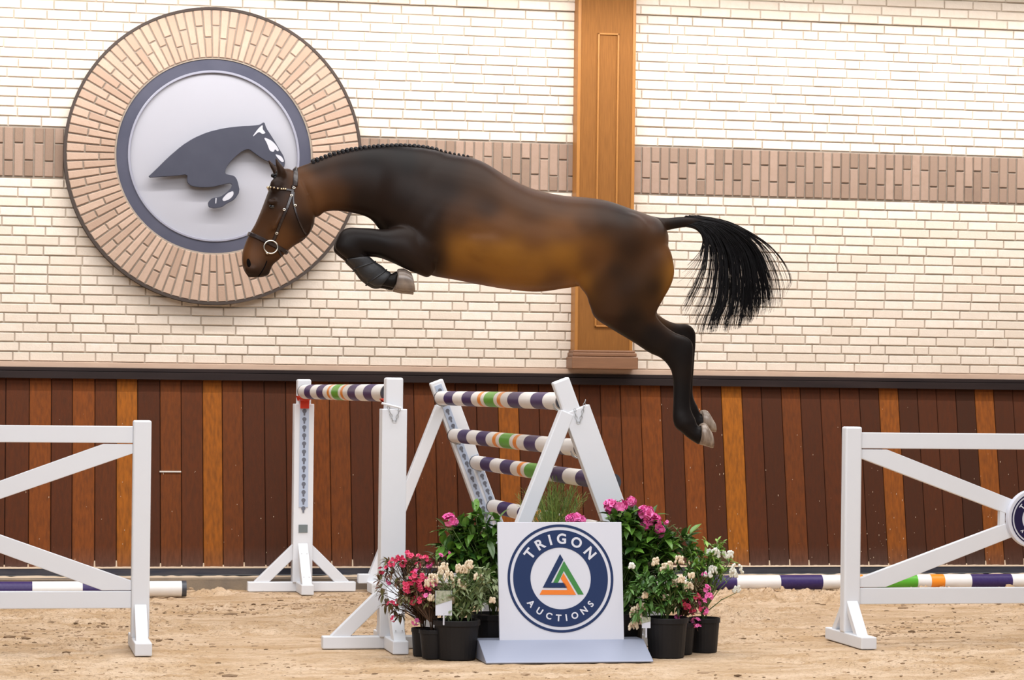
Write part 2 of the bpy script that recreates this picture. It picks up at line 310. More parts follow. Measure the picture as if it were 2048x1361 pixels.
for x in xs:                                  # sand packed in the foot of each seam
    if -1 < x < 9:
        hgt = random.uniform(0.01, 0.05); k = (YT-YBt)/(ZK1-ZK0)
        mb.add([(x-0.006, YBt-0.002, ZK0), (x+0.006, YBt-0.002, ZK0), (x+0.004, YBt+k*hgt-0.002, ZK0+hgt), (x-0.004, YBt+k*hgt-0.002, ZK0+hgt)], [(0, 1, 2, 3)])
sp_ = mb.build('sand_wedge', MATS['dried_sand'], o); sp_['kind'] = 'stuff'
mb = MB(); mb.box(XA, XB, 18.15, 18.3, 0.100, 0.148)
o = mb.build('baseboard_back', mat('weathered_blue_black_board', (0.020, 0.024, 0.042), 0.55, noise=(7, 0.7, (0.085, 0.075, 0.075)), stretch=(0.5, 1, 3)), bevel=0.003); tag(o, 'dark blue black board under the kickboards', kind='structure')
mb = MB(); nx = 900; zt = [0.1497+0.004*abs(vnoise(np.array([i*0.37]), np.array([0.5]), 12)[0])*2 for i in range(nx+1)]
for i in range(nx): x0 = -1+10*i/nx; x1 = -1+10*(i+1)/nx; mb.add([(x0, 18.147, 0.146), (x1, 18.147, 0.146), (x1, 18.15, zt[i+1]), (x0, 18.15, zt[i]), (x1, 18.205, zt[i+1]+0.004), (x0, 18.205, zt[i]+0.004)], [(0, 1, 2, 3), (3, 2, 4, 5)])
sp_ = mb.build('sand_line', MATS['dried_sand'], o); sp_['kind'] = 'stuff'
mb = MB(); mb.box(XA, XB, 18.12, 18.35, -0.15, 0.083)
o = mb.build('trim_4', mat('sandy_concrete', (0.17, 0.14, 0.115), 0.9, noise=(4, 0.7, (0.34, 0.26, 0.17)), bump=(60, 0.5, 0.004)), bevel=0.006); tag(o, 'concrete footing of the arena wall', kind='structure')
mb = MB(); nx = 700                            # sand lying along the footing
for i in range(nx):
    x0 = -1+10*i/nx; x1 = -1+10*(i+1)/nx; h0 = 0.088+0.012*float(vnoise(np.array([x0*21]), np.array([1.5]), 14)[0]); h1 = 0.088+0.012*float(vnoise(np.array([x1*21]), np.array([1.5]), 14)[0])
    mb.add([(x0, 18.118, 0.072), (x1, 18.118, 0.072), (x1, 18.135, h1), (x0, 18.135, h0), (x1, 18.15, h1+0.006), (x0, 18.15, h0+0.006)], [(0, 1, 2, 3), (3, 2, 4, 5)])
sp_ = mb.build('sand_line', MATS['dried_sand'], o); sp_['kind'] = 'stuff'
# ------------------------------------------------------------------ wooden pilaster
HONEY = mat('honey_wood', (0.225, 0.095, 0.026), 0.6, spec=0.05, noise=(10, 0.6, (0.14, 0.058, 0.018)), stretch=(14, 14, 0.7), bump=(40, 0.1, 0.002))
HONEY2 = mat('light_honey_wood', (0.34, 0.145, 0.03), 0.45, spec=0.3, noise=(10, 0.5, (0.24, 0.09, 0.02)), stretch=(14, 14, 0.7))
YP = YW-0.14; xl, xr = at(1152.5, 400, YP).x, at(1268.5, 400, YP).x; pil = empty('pilaster', ((xl+xr)/2, YP, ZL+0.03), 'honey brown wooden pilaster with a raised panel on the brick wall', 'pilaster')
zb, zt_ = ZL+0.145, 4.37
mb = MB(); mb.box(xl+0.022, xr-0.022, YP+0.006, YW-0.006, zb, zt_); o = mb.build('shaft', HONEY, pil, bevel=0.002)
mb = MB(); mb.box(xl, xl+0.024, YP, YW-0.006, zb, zt_); mb.build('edge_board', HONEY2, pil, bevel=0.003)
mb = MB(); mb.box(xr-0.024, xr, YP, YW-0.006, zb, zt_); mb.build('edge_board', HONEY2, pil, bevel=0.003)
px0, px1 = at(1192, 400, YP).x, at(1235, 400, YP).x; pz0, pz1 = at(1205, 655, YP).z, at(1210, 66, YP).z
mb = MB()
for (a, b, c, d) in ((px0, px0+0.014, pz0, pz1), (px1-0.014, px1, pz0, pz1), (px0, px1, pz0, pz0+0.014), (px0, px1, pz1-0.014, pz1)): mb.box(a, b, YP-0.006, YP+0.01, c, d)
mb.build('panel_moulding', HONEY2, pil, bevel=0.004)
mb = MB(); mb.box(xl-0.014, xr+0.014, YP-0.03, YW, zb, zb+0.018); mb.box(xl-0.022, xr+0.022, YP-0.045, YW, zb-0.028, zb); mb.box(xl-0.03, xr+0.03, YP-0.055, YW, ZL+0.026, zb-0.030)
mb.build('plinth', mat('brown_plinth_wood', (0.21, 0.10, 0.05), 0.45, noise=(8, 0.5, (0.15, 0.07, 0.035)), stretch=(1, 1, 10)), pil, bevel=0.007, seg=3)
mb = MB(); mb.box(xl-0.016, xr+0.016, YP-0.03, YW, zt_, zt_+0.05); mb.box(xl-0.03, xr+0.03, YP-0.05, YW, zt_+0.05, zt_+0.12); mb.build('cap_moulding', HONEY2, pil, bevel=0.006)
fix(pil)
# ------------------------------------------------------------------ medallion
YM = YW-0.10; MC = at(429, 312, YM); cx, cz = MC.x, MC.z; R1 = abs(at(728, 312, YM).x-at(127, 312, YM).x)/2*0.985
med = empty('wall_medallion', (cx, YW, cz-R1), 'round brick medallion with a grey disc on the wall', 'medallion')
R0 = R1*0.668; mb = MB(); NB = 98
for k in range(NB):
    t0 = 2*math.pi*(k+0.09)/NB; t1 = 2*math.pi*(k+0.91)/NB; W = R1-R0; a = R0+W*(0.36 if k % 2 else 0.64)+random.uniform(-.012, .012)*2
    for (ra, rb) in ((R0+0.002, a-0.005), (a+0.005, R1-0.012)):
        y = YM+random.uniform(-0.002, 0.002); c = 0.004; da = c/ra
        P = lambda r, t, yy: (cx+r*math.cos(t), yy, cz+r*math.sin(t))
        v = [P(ra+c, t0+da, y), P(rb-c, t0+da, y), P(rb-c, t1-da, y), P(ra+c, t1-da, y), P(ra, t0, y+c), P(rb, t0, y+c), P(rb, t1, y+c), P(ra, t1, y+c), P(ra, t0, y+.03), P(rb, t0, y+.03), P(rb, t1, y+.03), P(ra, t1, y+.03)]
        mb.add(v, [(0, 3, 2, 1), (4, 0, 1, 5), (5, 1, 2, 6), (6, 2, 3, 7), (7, 3, 0, 4), (8, 4, 5, 9), (9, 5, 6, 10), (10, 6, 7, 11), (11, 7, 4, 8)])
mb.build('brick_ring', mat('salmon_tan_brick', (0.4, 0.25, 0.18), 0.8, spec=0.25, rand=((0.33, 0.225, 0.165), (0.45, 0.325, 0.25)), noise=(25, 0.4, (0.36, 0.25, 0.18)), bump=(80, 0.4, 0.004)), med)
mb = MB(); mb.ring(cx, cz, R0-0.01, R1-0.006, YM+0.012, YW+0.02, MORTAR, 128); mb.build('mortar_bed', MORTAR, med)
mb = MB(); mb.ring(cx, cz, R1-0.010, R1+0.009, YM-0.002, YW+0.01, None, 128); mb.build('rim', mat('brown_grey_rim', (0.055, 0.042, 0.036), 0.8, spec=0.2), med)
SLATE = mat('slate_blue_stone', (0.050, 0.052, 0.078), 0.55, spec=0.2, noise=(4, 0.5, (0.085, 0.085, 0.115)))
RD = R1*0.578; mb = MB(); mb.ring(cx, cz, RD, R0+0.002, YM+0.02, YW, None, 128); mb.build('slate_ring', SLATE, med)
mb = MB(); mb.ring(cx, cz, RD-0.014, RD+0.004, YM+0.012, YW, None, 128); mb.build('disc_rim', mat('grey_rim', (0.22, 0.22, 0.27), 0.3), med, bevel=0.004)
mb = MB(); n = 128; YD = YM+0.035; mb.poly([(cx+(RD-0.01)*math.cos(2*math.pi*i/n), cz+(RD-0.01)*math.sin(2*math.pi*i/n)) for i in range(n)], YD, YW)
mb.build('disc', mat('pale_grey_stone', (0.32, 0.32, 0.355), 0.6, spec=0.2, noise=(5, 0.4, (0.31, 0.31, 0.34))), med)
def tr(pts, Y, ox=100.0, oy=0.0, s=2.127): return [(lambda q: (q.x, q.z))(at(ox+x/s, oy+y/s, Y)) for x, y in pts]
def smooth_poly(pts, it=2):
    for _ in range(it):
        q = []
        for i, p in enumerate(pts):
            n = pts[(i+1) % len(pts)]; q += [(p[0]*.8+n[0]*.2, p[1]*.8+n[1]*.2), (p[0]*.2+n[0]*.8, p[1]*.2+n[1]*.8)]
        pts = q
    return pts
horse_out = [(412, 757), (450, 722), (500, 672), (560, 620), (610, 588), (670, 562), (740, 545), (810, 537), (870, 534), (892, 531), (912, 518), (920, 545), (938, 572), (957, 602), (977, 637), (993, 662), (1001, 690), (996, 715), (975, 716), (940, 694), (900, 674), (870, 652), (846, 634), (820, 642), (790, 666), (765, 692), (748, 717), (744, 740), (785, 748), (798, 768), (808, 815), (785, 850), (750, 868), (735, 880), (700, 888), (675, 882), (672, 862), (690, 842), (725, 838), (750, 820), (771, 800), (775, 785), (765, 780), (735, 786), (690, 797), (640, 798), (600, 792), (583, 775), (585, 742), (540, 748), (480, 752)]
YH_ = YD-0.075; EMB = mat('anthracite_figure', (0.042, 0.044, 0.062), 0.6, spec=0.15, noise=(6, 0.4, (0.06, 0.062, 0.082))); PALE = mat('pale_inlay', (0.42, 0.42, 0.46), 0.5)
mb = MB(); mb.poly(smooth_poly(tr(horse_out, YH_), 1), YH_, YH_+0.022); fig = mb.build('horse_figure', EMB, med, bevel=0.003)
mb = MB()
for pts in ([(862, 580), (885, 548), (905, 530), (904, 550), (918, 566), (904, 571), (888, 560), (866, 580)], [(908, 583), (942, 598), (962, 618), (975, 640), (968, 645), (957, 634), (951, 648), (934, 642), (924, 612)], [(957, 655), (985, 665), (997, 688), (985, 690), (966, 670)], [(732, 847), (755, 822), (780, 812), (781, 830), (765, 848), (738, 858)], [(704, 843), (709, 843), (707, 866), (703, 866)]):
    mb = MB(); mb.poly(smooth_poly(tr(pts, YH_), 2) if len(pts) > 4 else tr(pts, YH_), YH_-0.002, YH_+0.002); mb.build('pale_inlay', PALE, fig)
mb = MB()
for p in ((600, 700), (800, 620), (900, 610), (770, 760)):
    mb = MB(); q = tr([p], YH_)[0]; mb.tube([(q[0], YH_+0.02, q[1]), (q[0], YD+0.01, q[1])], 0.012, 8); mb.build('standoff', STEEL, fig); fix(med)
# ------------------------------------------------------------------ the sign roundel
def glyph(ch):
    cu = bpy.data.curves.new('g', 'FONT'); cu.body = ch; cu.align_x = 'CENTER'; cu.align_y = 'CENTER'; cu.offset = 0.03; cu.resolution_u = 6
    o = bpy.data.objects.new('g', cu); COL.objects.link(o); dg = bpy.context.evaluated_depsgraph_get(); me = bpy.data.meshes.new_from_object(o.evaluated_get(dg))
    v = [(a.co.x, a.co.y) for a in me.vertices]; f = [tuple(p.vertices) for p in me.polygons]; bpy.data.objects.remove(o); bpy.data.curves.remove(cu); bpy.data.meshes.remove(me)
    xs_ = [a for a, _ in v]; ys_ = [b for _, b in v]; mx_, my_ = (min(xs_)+max(xs_))/2, (min(ys_)+max(ys_))/2; h = max(ys_)-min(ys_)
    return [((a-mx_)/h, (b-my_)/h) for a, b in v], f
GL = {c: glyph(c) for c in 'TRIGONAUCS'}
def roundel(parent, c, R, M, navy, name='roundel'):
    """M maps (x right, z up, y depth) of the sign plane; printed discs are thin layers"""
    mb = MB(); T = lambda v: [M@Vector(q) for q in v]; n = 96
    def disc(r0, r1, y, m):
        v = []; f = []
        for i in range(n):
            t = 2*math.pi*i/n
            for r in (r0, r1): v.append((r*math.cos(t)*R, y, r*math.sin(t)*R))
        for i in range(n): a = 2*i; b = 2*((i+1) % n); f.append((a, a+1, b+1, b))
        mb.add(T(v), f, m)
    disc(0.952, 1.0, -0.0010, navy); disc(0.57, 0.895, -0.0010, navy)
    o = mb.build(name, navy, parent)
    def letter(ch, ang, rad, h, flip):
        v, f = GL[ch]; a = math.radians(ang); out = []
        for x, y in v:
            x *= h; y *= h
            if flip: r = rad-y; lx = x
            else: r = rad+y; lx = x
            if flip: px = r*math.sin(a)+lx*math.cos(a); pz = -r*math.cos(a)+lx*math.sin(a)
            else: px = r*math.sin(a)+lx*math.cos(a); pz = r*math.cos(a)-lx*math.sin(a)
            out.append((px*R, -0.0022, pz*R))
        mt = MB(); mt.add(T(out), f, SIGNWHITE); mt.build('letter', SIGNWHITE, o)
    for ch, an in zip('TRIGON', (-52, -31, -15, 2, 25, 50)): letter(ch, an, 0.735, 0.195, False)
    for ch, an in zip('AUCTIONS', (-50.5, -34, -18.5, -4, 7.5, 20.5, 36, 50)): letter(ch, an, 0.73, 0.125, True)
    g = MB(); K = lambda pts: [((x-1345)/372, (625-y)/372) for x, y in pts]
    def tri(pts, m, y=-0.0015):
        q = K(pts); g.add(T([(a*R, y, b*R) for a, b in q]), [tuple(range(len(q)))], m)
    tri([(1343, 458), (1366, 497), (1277, 655), (1218, 690)], navy); tri([(1277, 655), (1372, 655), (1393, 690), (1218, 690)], navy)
    tri([(1370, 505), (1368, 573), (1325, 655), (1292, 655)], SIGNGREEN); tri([(1370, 505), (1505, 735), (1465, 735), (1368, 573)], SIGNGREEN)
    tri([(1195, 738), (1213, 705), (1393, 705), (1452, 738)], SIGNORANGE); tri([(1393, 705), (1345, 625), (1365, 588), (1452, 738)], SIGNORANGE)
    g.build('triangle_emblem', SIGNGREEN, o); return o
# sign board on its tray
b0 = at(995, 1045, 13.38); YS0 = 13.30
sb = empty('sign_board', (3.02, 13.3, 0), 'square white sign board with a blue round emblem on a grey sloping foot', 'sign')
TL, BL = at(995, 1045, 13.41), at(999.5, 1288, 13.31); TR, BR = at(1243, 1045, 13.41), at(1248.5, 1288, 13.31)
n_ = (BR-BL).cross(TL-BL).normalized(); n_ = n_ if n_.y < 0 else -n_
mb = MB(); fr = [BL, BR, TR, TL]; bk = [q-n_*0.018 for q in fr]; mb.add(fr+bk, [(0, 1, 2, 3), (7, 6, 5, 4), (0, 4, 5, 1), (1, 5, 6, 2), (2, 6, 7, 3), (3, 7, 4, 0)]); mb.build('panel', SIGNWHITE, sb, bevel=0.002)
xa = (BR-BL).normalized(); za = -n_.cross(xa); za = za if za.z > 0 else -za
k = at(1121.5, 1157.5, 13.36); k = k-n_*((k-BL).dot(n_))+n_*0.0012
M = Matrix(((xa.x, -n_.x, za.x, k.x), (xa.y, -n_.y, za.y, k.y), (xa.z, -n_.z, za.z, k.z), (0, 0, 0, 1)))
roundel(sb, k, (TR-TL).length*105.5/248, M, NAVY)
g0, g1 = ground(972, 1328), ground(1307, 1326); yf = 13.10; g0.x = at(972, 1328, yf).x; g1.x = at(1307, 1326, yf).x
mb = MB(); yb = 13.31; zb_ = 0.10
v = [(g0.x, yf, 0.0), (g1.x, yf, 0.0), (g1.x, yf, 0.008), (g0.x, yf, 0.008), (g0.x, yb, zb_), (g1.x, yb, zb_), (g1.x, yb+0.14, zb_), (g0.x, yb+0.14, zb_), (g0.x, yb+0.14, 0), (g1.x, yb+0.14, 0)]
mb.add(v, [(0, 1, 2, 3), (3, 2, 5, 4), (4, 5, 6, 7), (7, 6, 9, 8), (0, 3, 4, 7, 8), (1, 9, 6, 5, 2), (0, 8, 9, 1)]); mb.build('foot_tray', TRAY, sb, bevel=0.003); fix(sb)
# ------------------------------------------------------------------ gates
def gate(xp, dirn, label, roundlabel):
    Y = 13.97; r = empty('arena_gate', (xp, Y, 0), label, 'gate', 'white gates beside the jump'); W = 2.17; xe = xp+dirn*W; xc = xp+dirn*W/2
    for x in (xp, xe):
        mb = MB(); mb.box(x-0.048, x+0.048, Y-0.04, Y+0.04, 0.065, 1.225); mb.build('post', WHITE, r, bevel=0.010)
        mb = MB(); mb.box(x-0.045, x+0.045, Y-0.33, Y+0.30, 0.0, 0.068); mb.build('foot', WHITE, r, bevel=0.006)
        for s in (-1, 1):
            mb = MB(); mb.beam((x, Y+s*0.04, 0.215), (x, Y+s*0.19, 0.066), 0.045, 0.065, None, (1, 0, 0), ((0, 1, 0), (0, 0, 1))); mb.build('foot_brace', WHITE, r, bevel=0.004)
    a, b = sorted((xp+dirn*0.048, xe-dirn*0.048))
    for (z0, z1) in ((1.103, 1.193), (0.224, 0.316)):
        mb = MB(); mb.box(a, b, Y-0.022, Y+0.022, z0, z1); mb.build('rail', WHITE, r, bevel=0.004)
    for x, s in ((xp, 1), (xe, -1)):
        for zr, zs in ((1.098, 1), (0.32, -1)):
            zc = 0.71; x0 = x+dirn*s*0.048; x1 = xc-dirn*s*0.02
            za_, zb2 = zr, zr-zs*0.042; dxf = 0.31/1.0
            # brace polygon: horizontal top run, then the slope towards the roundel
            P = [(x0, zr), (x0+dirn*s*0.155, zr), (x1, zc+zs*0.093), (x1, zc+zs*0.012), (x0, zr-zs*0.047)]
            P = [(x0, zr), (x0+dirn*s*0.155, zr), (xc-dirn*s*0.10, 0.71+zs*0.098), (xc-dirn*s*0.10, 0.71+zs*0.006), (x0, zr-zs*0.05)]
            mb = MB(); mb.poly(P, Y-0.02, Y+0.02); mb.build('brace', WHITE, r, bevel=0.003)
    for q in (-0.2, 0.17): mb = MB(); mb.box(xc+q, xc+q+0.03, Y-0.018, Y+0.018, 0.64, 0.78); mb.build('spacer', WHITE, r)
    mb = MB(); n = 64; mb.poly([(xc+0.170*math.cos(2*math.pi*i/n), 0.71+0.170*math.sin(2*math.pi*i/n)) for i in range(n)], Y-0.065, Y-0.02)
    sg = mb.build('round_sign', SIGNWHITE, r, bevel=0.004); c = Vector((xc, Y-0.0662, 0.71))
    roundel(sg, c, 0.150, Matrix.Translation(c), NAVYP); fix(r)
gate(0.861, -1, 'white gate at the left edge standing free of the jump', None)
gate(4.830, 1, 'white gate with a round blue sign at the right edge', None)
# ------------------------------------------------------------------ striped poles
BANDS = [(.031, CAP), (.34, OFFWHITE), (.32, PURPLE), (.33, OFFWHITE), (.32, PURPLE), (.21, OFFWHITE), (.105, ORANGE), (.105, OFFWHITE), (.31, GREEN)]
BANDS = BANDS+BANDS[:-1][::-1]; TOT = sum(b for b, _ in BANDS)
def pole(p0, p1, label, group, R=0.049, cat='pole'):
    p0, p1 = Vector(p0), Vector(p1); d = p1-p0; L_ = d.length; mb = MB(); n = 28; r = empty('striped_pole', p0, label, cat, group); x = d.normalized(); a = Vector((0, 0, 1)).cross(x).normalized(); b = x.cross(a)
    s = 0.0; mb = MB(); first = True
    for w_, m in BANDS:
        s2 = s+w_/TOT; rr = R*(1.012 if m is CAP else 1.0)
        ring_ = [[p0+d*t+(a*math.cos(2*math.pi*i/n)+b*math.sin(2*math.pi*i/n))*rr for i in range(n)] for t in (s, s2)]
        f = [(i, (i+1) % n, n+(i+1) % n, n+i) for i in range(n)]
        mb.add(ring_[0]+ring_[1], f, m)
        if m is CAP: mb.add(ring_[0 if s < 0.5 else 1], [tuple(range(n))], m)
        s = s2
    nv = len(mb.f); o = mb.build('painted_shaft', OFFWHITE, r); sm = [len(p.vertices) == 4 for p in o.data.polygons]; o.data.polygons.foreach_set('use_smooth', sm); fix(r); return r
# ------------------------------------------------------------------ upright stand
def keyholes(mb, o, d, u, nrm, n, step, s=1.0):
    """teardrop slots down the line o + d*i"""
    for i in range(n):
        c = o+d*(i*step); pts = []
        for k in range(15): t = math.radians(-52+284*k/14); pts.append(c+u*0.0145*s*math.cos(t)-d*0.0145*s*math.sin(t))
        pts += [c-u*0.0065*s+d*0.014*s, c-u*0.0055*s+d*0.031*s, c+u*0.0055*s+d*0.031*s, c+u*0.0065*s+d*0.014*s]
        pts = [q+nrm*0.0012 for q in pts]; mb.add(pts, [tuple(range(len(pts)))], HOLE)
def chain(mb, pts, r=0.008):
    d = 0.0; P = [Vector(p) for p in pts]; k = 0
    for a, b in zip(P, P[1:]):
        n = max(1, int((b-a).length/0.017))
        for i in range(n):
            c = a.lerp(b, (i+.5)/n); ax = (b-a).normalized(); sd = Vector((0, 1, 0)) if k % 2 else ax.cross(Vector((0, 1, 0))); k += 1
            loop = [c+ax*0.011*math.cos(t)+sd*0.006*math.sin(t) for t in [2*math.pi*j/8 for j in range(9)]]; mb.tube(loop, 0.0016, 5, None, False)
def upright(x, y, inner, label):
    """inner = -1 when the slotted face looks at the camera"""
    r = empty('jump_stand', (x, y, 0), label, 'jump stand', 'upright stands of the single pole fence'); w_ = 0.068
    mb = MB(); mb.box(x-w_, x+w_, y-0.055, y+0.055, 0.065, 1.299); mb.build('post', WHITE, r, bevel=0.004)
    mb = MB(); mb.box(x-0.047, x+0.047, y-0.048, y+0.048, 1.29, 1.469); mb.build('post_extension', WHITE, r, bevel=0.010)
    mb = MB(); mb.box(x-0.375, x+0.375, y-0.037, y+0.037, 0.0, 0.068); mb.build('foot', WHITE, r, bevel=0.006)
    mb = MB(); mb.box(x-0.043, x+0.043, y-0.35, y+0.35, 0.0, 0.070); mb.build('foot', WHITE, r, bevel=0.006)
    for s in (-1, 1):
        mb = MB(); mb.beam((x+s*0.066, y, 0.275), (x+s*0.28, y, 0.066), 0.075, 0.055, None, (0, 1, 0), ((1, 0, 0), (0, 0, 1))); mb.build('brace', WHITE, r, bevel=0.004)
        mb = MB(); mb.beam((x, y+s*0.052, 0.285), (x, y+s*0.27, 0.068), 0.075, 0.066, None, (1, 0, 0), ((0, 1, 0), (0, 0, 1)))
        for z_, q in ((0.25, 0.1), (0.10, 0.235)):
            for u in (-.018, .018): mb.ellip((x+u, y+s*(q+0.045), z_+0.02), (0.005, 0.005, 0.005), None, 6, 4)
        mb.build('brace', WHITE, r, bevel=0.004)
    yf_ = y+inner*0.056; nrm = Vector((0, inner, 0)); mb = MB(); a, b = sorted((yf_, yf_+inner*0.003)); mb.box(x-0.031, x+0.031, a, b, 0.585, 1.285, TRACK)
    keyholes(mb, Vector((x, yf_+inner*0.003, 1.25)), Vector((0, 0, -1)), Vector((1, 0, 0)), nrm, 13, 0.056); mb.build('keyhole_strip', TRACK, r)
    mb = MB(); mb.box(x-0.031, x+0.031, a, b, 0.41, 0.465); mb.build('grey_plate', mat('grey_plate', (0.16, 0.19, 0.20), 0.5), r)
    # red cup: curved tray under the pole and a drop plate
    mb = MB(); n = 10; yc = y+inner*0.10; v = []; zc = 1.384
    for yy in (y+inner*0.05, y+inner*0.135):
        for rr in (0.0515, 0.064):
            for k in range(n+1): t = math.pi*(1.18+0.64*k/n); v.append((x+rr*math.cos(t), yy, zc+rr*math.sin(t)))
    q = n+1; f = []
    for k in range(n): f += [(k, k+1, q+k+1, q+k), (2*q+k, 3*q+k, 3*q+k+1, 2*q+k+1), (k, 2*q+k, 2*q+k+1, k+1), (q+k, q+k+1, 3*q+k+1, 3*q+k)]
    f += [(0, q, 3*q, 2*q), (n, 2*q+n, 3*q+n, q+n)]; mb.add(v, f)
    a, b = sorted((y+inner*0.058, y+inner*0.075)); mb.box(x-0.030, x+0.030, a, b, 1.268, 1.335)
    mb.add([(x-0.062, y+inner*0.06, 1.356), (x-0.048, y+inner*0.06, 1.318), (x-0.040, y+inner*0.14, 1.330), (x-0.056, y+inner*0.14, 1.352), (x-0.02, y+inner*0.06, 1.325), (x-0.02, y+inner*0.13, 1.325)], [(0, 1, 2, 3), (1, 4, 5, 2)])
    mb.build('pole_cup', RED, r, bevel=0.002)
    yo = y-inner*0.062
    if inner < 0: fix(r); return
    mb = MB(); mb.tube([(x-0.075, yo-0.01, 1.330), (x+0.03, yo-0.012, 1.305)], 0.006, 8); mb.build('locking_pin', WHITE, r)
    mb = MB(); chain(mb, [(x-0.04, yo-0.006, 1.315), (x-0.012, yo-0.004, 1.235), (x+0.004, yo-0.004, 1.232), (x+0.025, yo-0.006, 1.302)]); mb.build('chain', STEEL, r)
    fix(r)
XAU = 2.212
upright(XAU, 17.93, -1, 'white upright jump stand with a slotted blue strip near the wall'); upright(XAU, 13.96, 1, 'white upright jump stand nearest the camera, beside the pink azaleas')
pole((XAU-0.006, 17.84, 1.383), (XAU-0.004, 14.06, 1.385), 'striped pole alone between the two upright stands', 'striped poles')
# ------------------------------------------------------------------ leaning stands of the ramp
def leaning(y, inner, label):
    r = empty('leaning_jump_stand', (3.45, y, 0), label, 'jump stand', 'slanting stands of the four pole ramp'); SL = 0.3845
    ax = Vector((SL, 0, -1)).normalized(); u = Vector((1, 0, SL)).normalized()
    top = Vector((3.139, y, 1.469)); mb = MB(); mb.beam(top, top+ax*0.25, 0.098, 0.060, None, (0, 1, 0)); mb.build('post_extension', WHITE, r, bevel=0.010)
    a = top+ax*0.182+u*0.027; e = a+ax*((a.z-0.06)/-ax.z); mb = MB(); mb.beam(a, e, 0.152, 0.07, None, (0, 1, 0), (None, (0, 0, 1))); mb.build('leaning_board', WHITE, r, bevel=0.004)
    s0 = Vector((3.178, y-0.0, 1.29)); s1 = Vector((2.70, y, 0.06)); mb = MB(); mb.beam(s0, s1, 0.078, 0.075, None, (0, 1, 0), (None, (0, 0, 1))); mb.build('strut', WHITE, r, bevel=0.005)
    mb = MB(); z0 = 0.055 if inner < 0 else 0.0; mb.box(2.605, 3.88, y-0.035, y+0.035, z0, z0+0.065); mb.build('foot_bar', WHITE, r, bevel=0.005)
    for x in (2.71, 3.72):
        mb = MB(); mb.box(x-0.045, x+0.045, y-0.26, y-0.037, 0.0, 0.07); mb.build('cross_foot', WHITE, r, bevel=0.005)
    yf_ = y+inner*0.0365; nrm = Vector((0, inner, 0))
    for k, (off, l0, l1) in enumerate(((-0.027, 0.0, 1.05), (0.045, 0.40, 1.05))):
        o = a+u*off; mb = MB(); mb.beam(o+ax*l0+nrm*0.038, o+ax*l1+nrm*0.038, 0.052, 0.004, TRACK, (0, 1, 0))
        keyholes(mb, o+ax*(l0+0.04)+nrm*0.0405, ax, u, nrm, int((l1-l0)/0.056), 0.056, 0.95); mb.build('keyhole_strip', TRACK, r)
    o = top+ax*0.03; mb = MB(); mb.beam(o+nrm*0.032, o+ax*0.15+nrm*0.032, 0.05, 0.004, TRACK, (0, 1, 0)); keyholes(mb, o+ax*0.04+nrm*0.0345, ax, u, nrm, 2, 0.056, 0.95); mb.build('keyhole_strip', TRACK, r)
    for (x, z) in RP:                           # shallow steel cups with a rim
        mb = MB(); pts = []
        for k in range(13): t = math.pi*(1.08+0.84*k/12); pts.append((x+0.056*math.cos(t), y+inner*0.085, z+0.056*math.sin(t)))
        mb.tube(pts, 0.0045, 6); pts = [(px_, y+inner*0.125, pz_) for px_, _, pz_ in pts[2:-2]]; mb.tube(pts, 0.0035, 6)
        mb.tube([(x, y+inner*0.04, z-0.060), (x, y+inner*0.13, z-0.057)], 0.006, 6); mb.build('pole_cup', STEEL, r)
    if inner > 0:
        yo = y-0.045; mb = MB(); chain(mb, [(3.215, yo, 1.312), (3.228, yo, 1.235), (3.245, yo, 1.235), (3.275, yo, 1.36)]); mb.build('chain', STEEL, r)
    fix(r)
RP = [(3.176, 1.350), (3.278, 1.090), (3.442, 0.902), (3.560, 0.597)]
leaning(17.93, -1, 'far white slanting jump stand with two slotted strips, by the kickboards'); leaning(13.97, 1, 'near white slanting jump stand behind the square sign')
for (x, z), l, dx in zip(RP, ('topmost striped pole of the slanting ramp', 'second striped pole from the top of the ramp', 'third striped pole from the top of the ramp', 'lowest striped pole of the ramp, just above the flowers'), (0.018, 0.022, 0.028, 0.022)):
    pole((x-dx, 17.83, z), (x+dx, 14.07, z), l, 'striped poles')
# poles on the sand
g = ground(373, 1193.5); pole((g.x, g.y+0.05, 0.048), (g.x-TOT*0.999, g.y+0.05-0.07, 0.048), 'striped pole lying on the sand behind the left gate', 'striped poles', R=0.053)
xg = at(1506, 1168, 17.95).x-0.495; pole((xg-0.33, 17.93, 0.048), (xg-0.33+TOT*1.0, 18.03, 0.048), 'striped pole lying on the sand behind the right gate', 'striped poles', R=0.053)
# ------------------------------------------------------------------ plants
POTM = mat('black_plastic_pot', (0.012, 0.0115, 0.013), 0.5, spec=0.25); SOIL = mat('potting_soil', (0.035, 0.022, 0.014), 0.95, noise=(60, 0.6, (0.10, 0.065, 0.04)))
STEM = mat('brown_stem', (0.09, 0.05, 0.03), 0.8); STEMG = mat('green_stem', (0.10, 0.15, 0.04), 0.7)
LEAFD = mat('glossy_dark_green_leaf', (0.03, 0.09, 0.02), 0.32, rand=((0.02, 0.065, 0.012), (0.12, 0.26, 0.035)))
LEAFL = mat('fresh_light_green_leaf', (0.2, 0.4, 0.05), 0.4, rand=((0.09, 0.22, 0.03), (0.26, 0.44, 0.07)))
LEAFV = mat('grey_green_variegated_leaf', (0.2, 0.25, 0.1), 0.5, rand=((0.10, 0.16, 0.05), (0.38, 0.44, 0.24)))
LEAFM = mat('mid_green_leaf', (0.06, 0.15, 0.03), 0.42, rand=((0.035, 0.10, 0.02), (0.12, 0.26, 0.05)))
LEAFR = mat('reddish_olive_leaf', (0.12, 0.08, 0.03), 0.5, rand=((0.13, 0.035, 0.025), (0.15, 0.17, 0.06)))
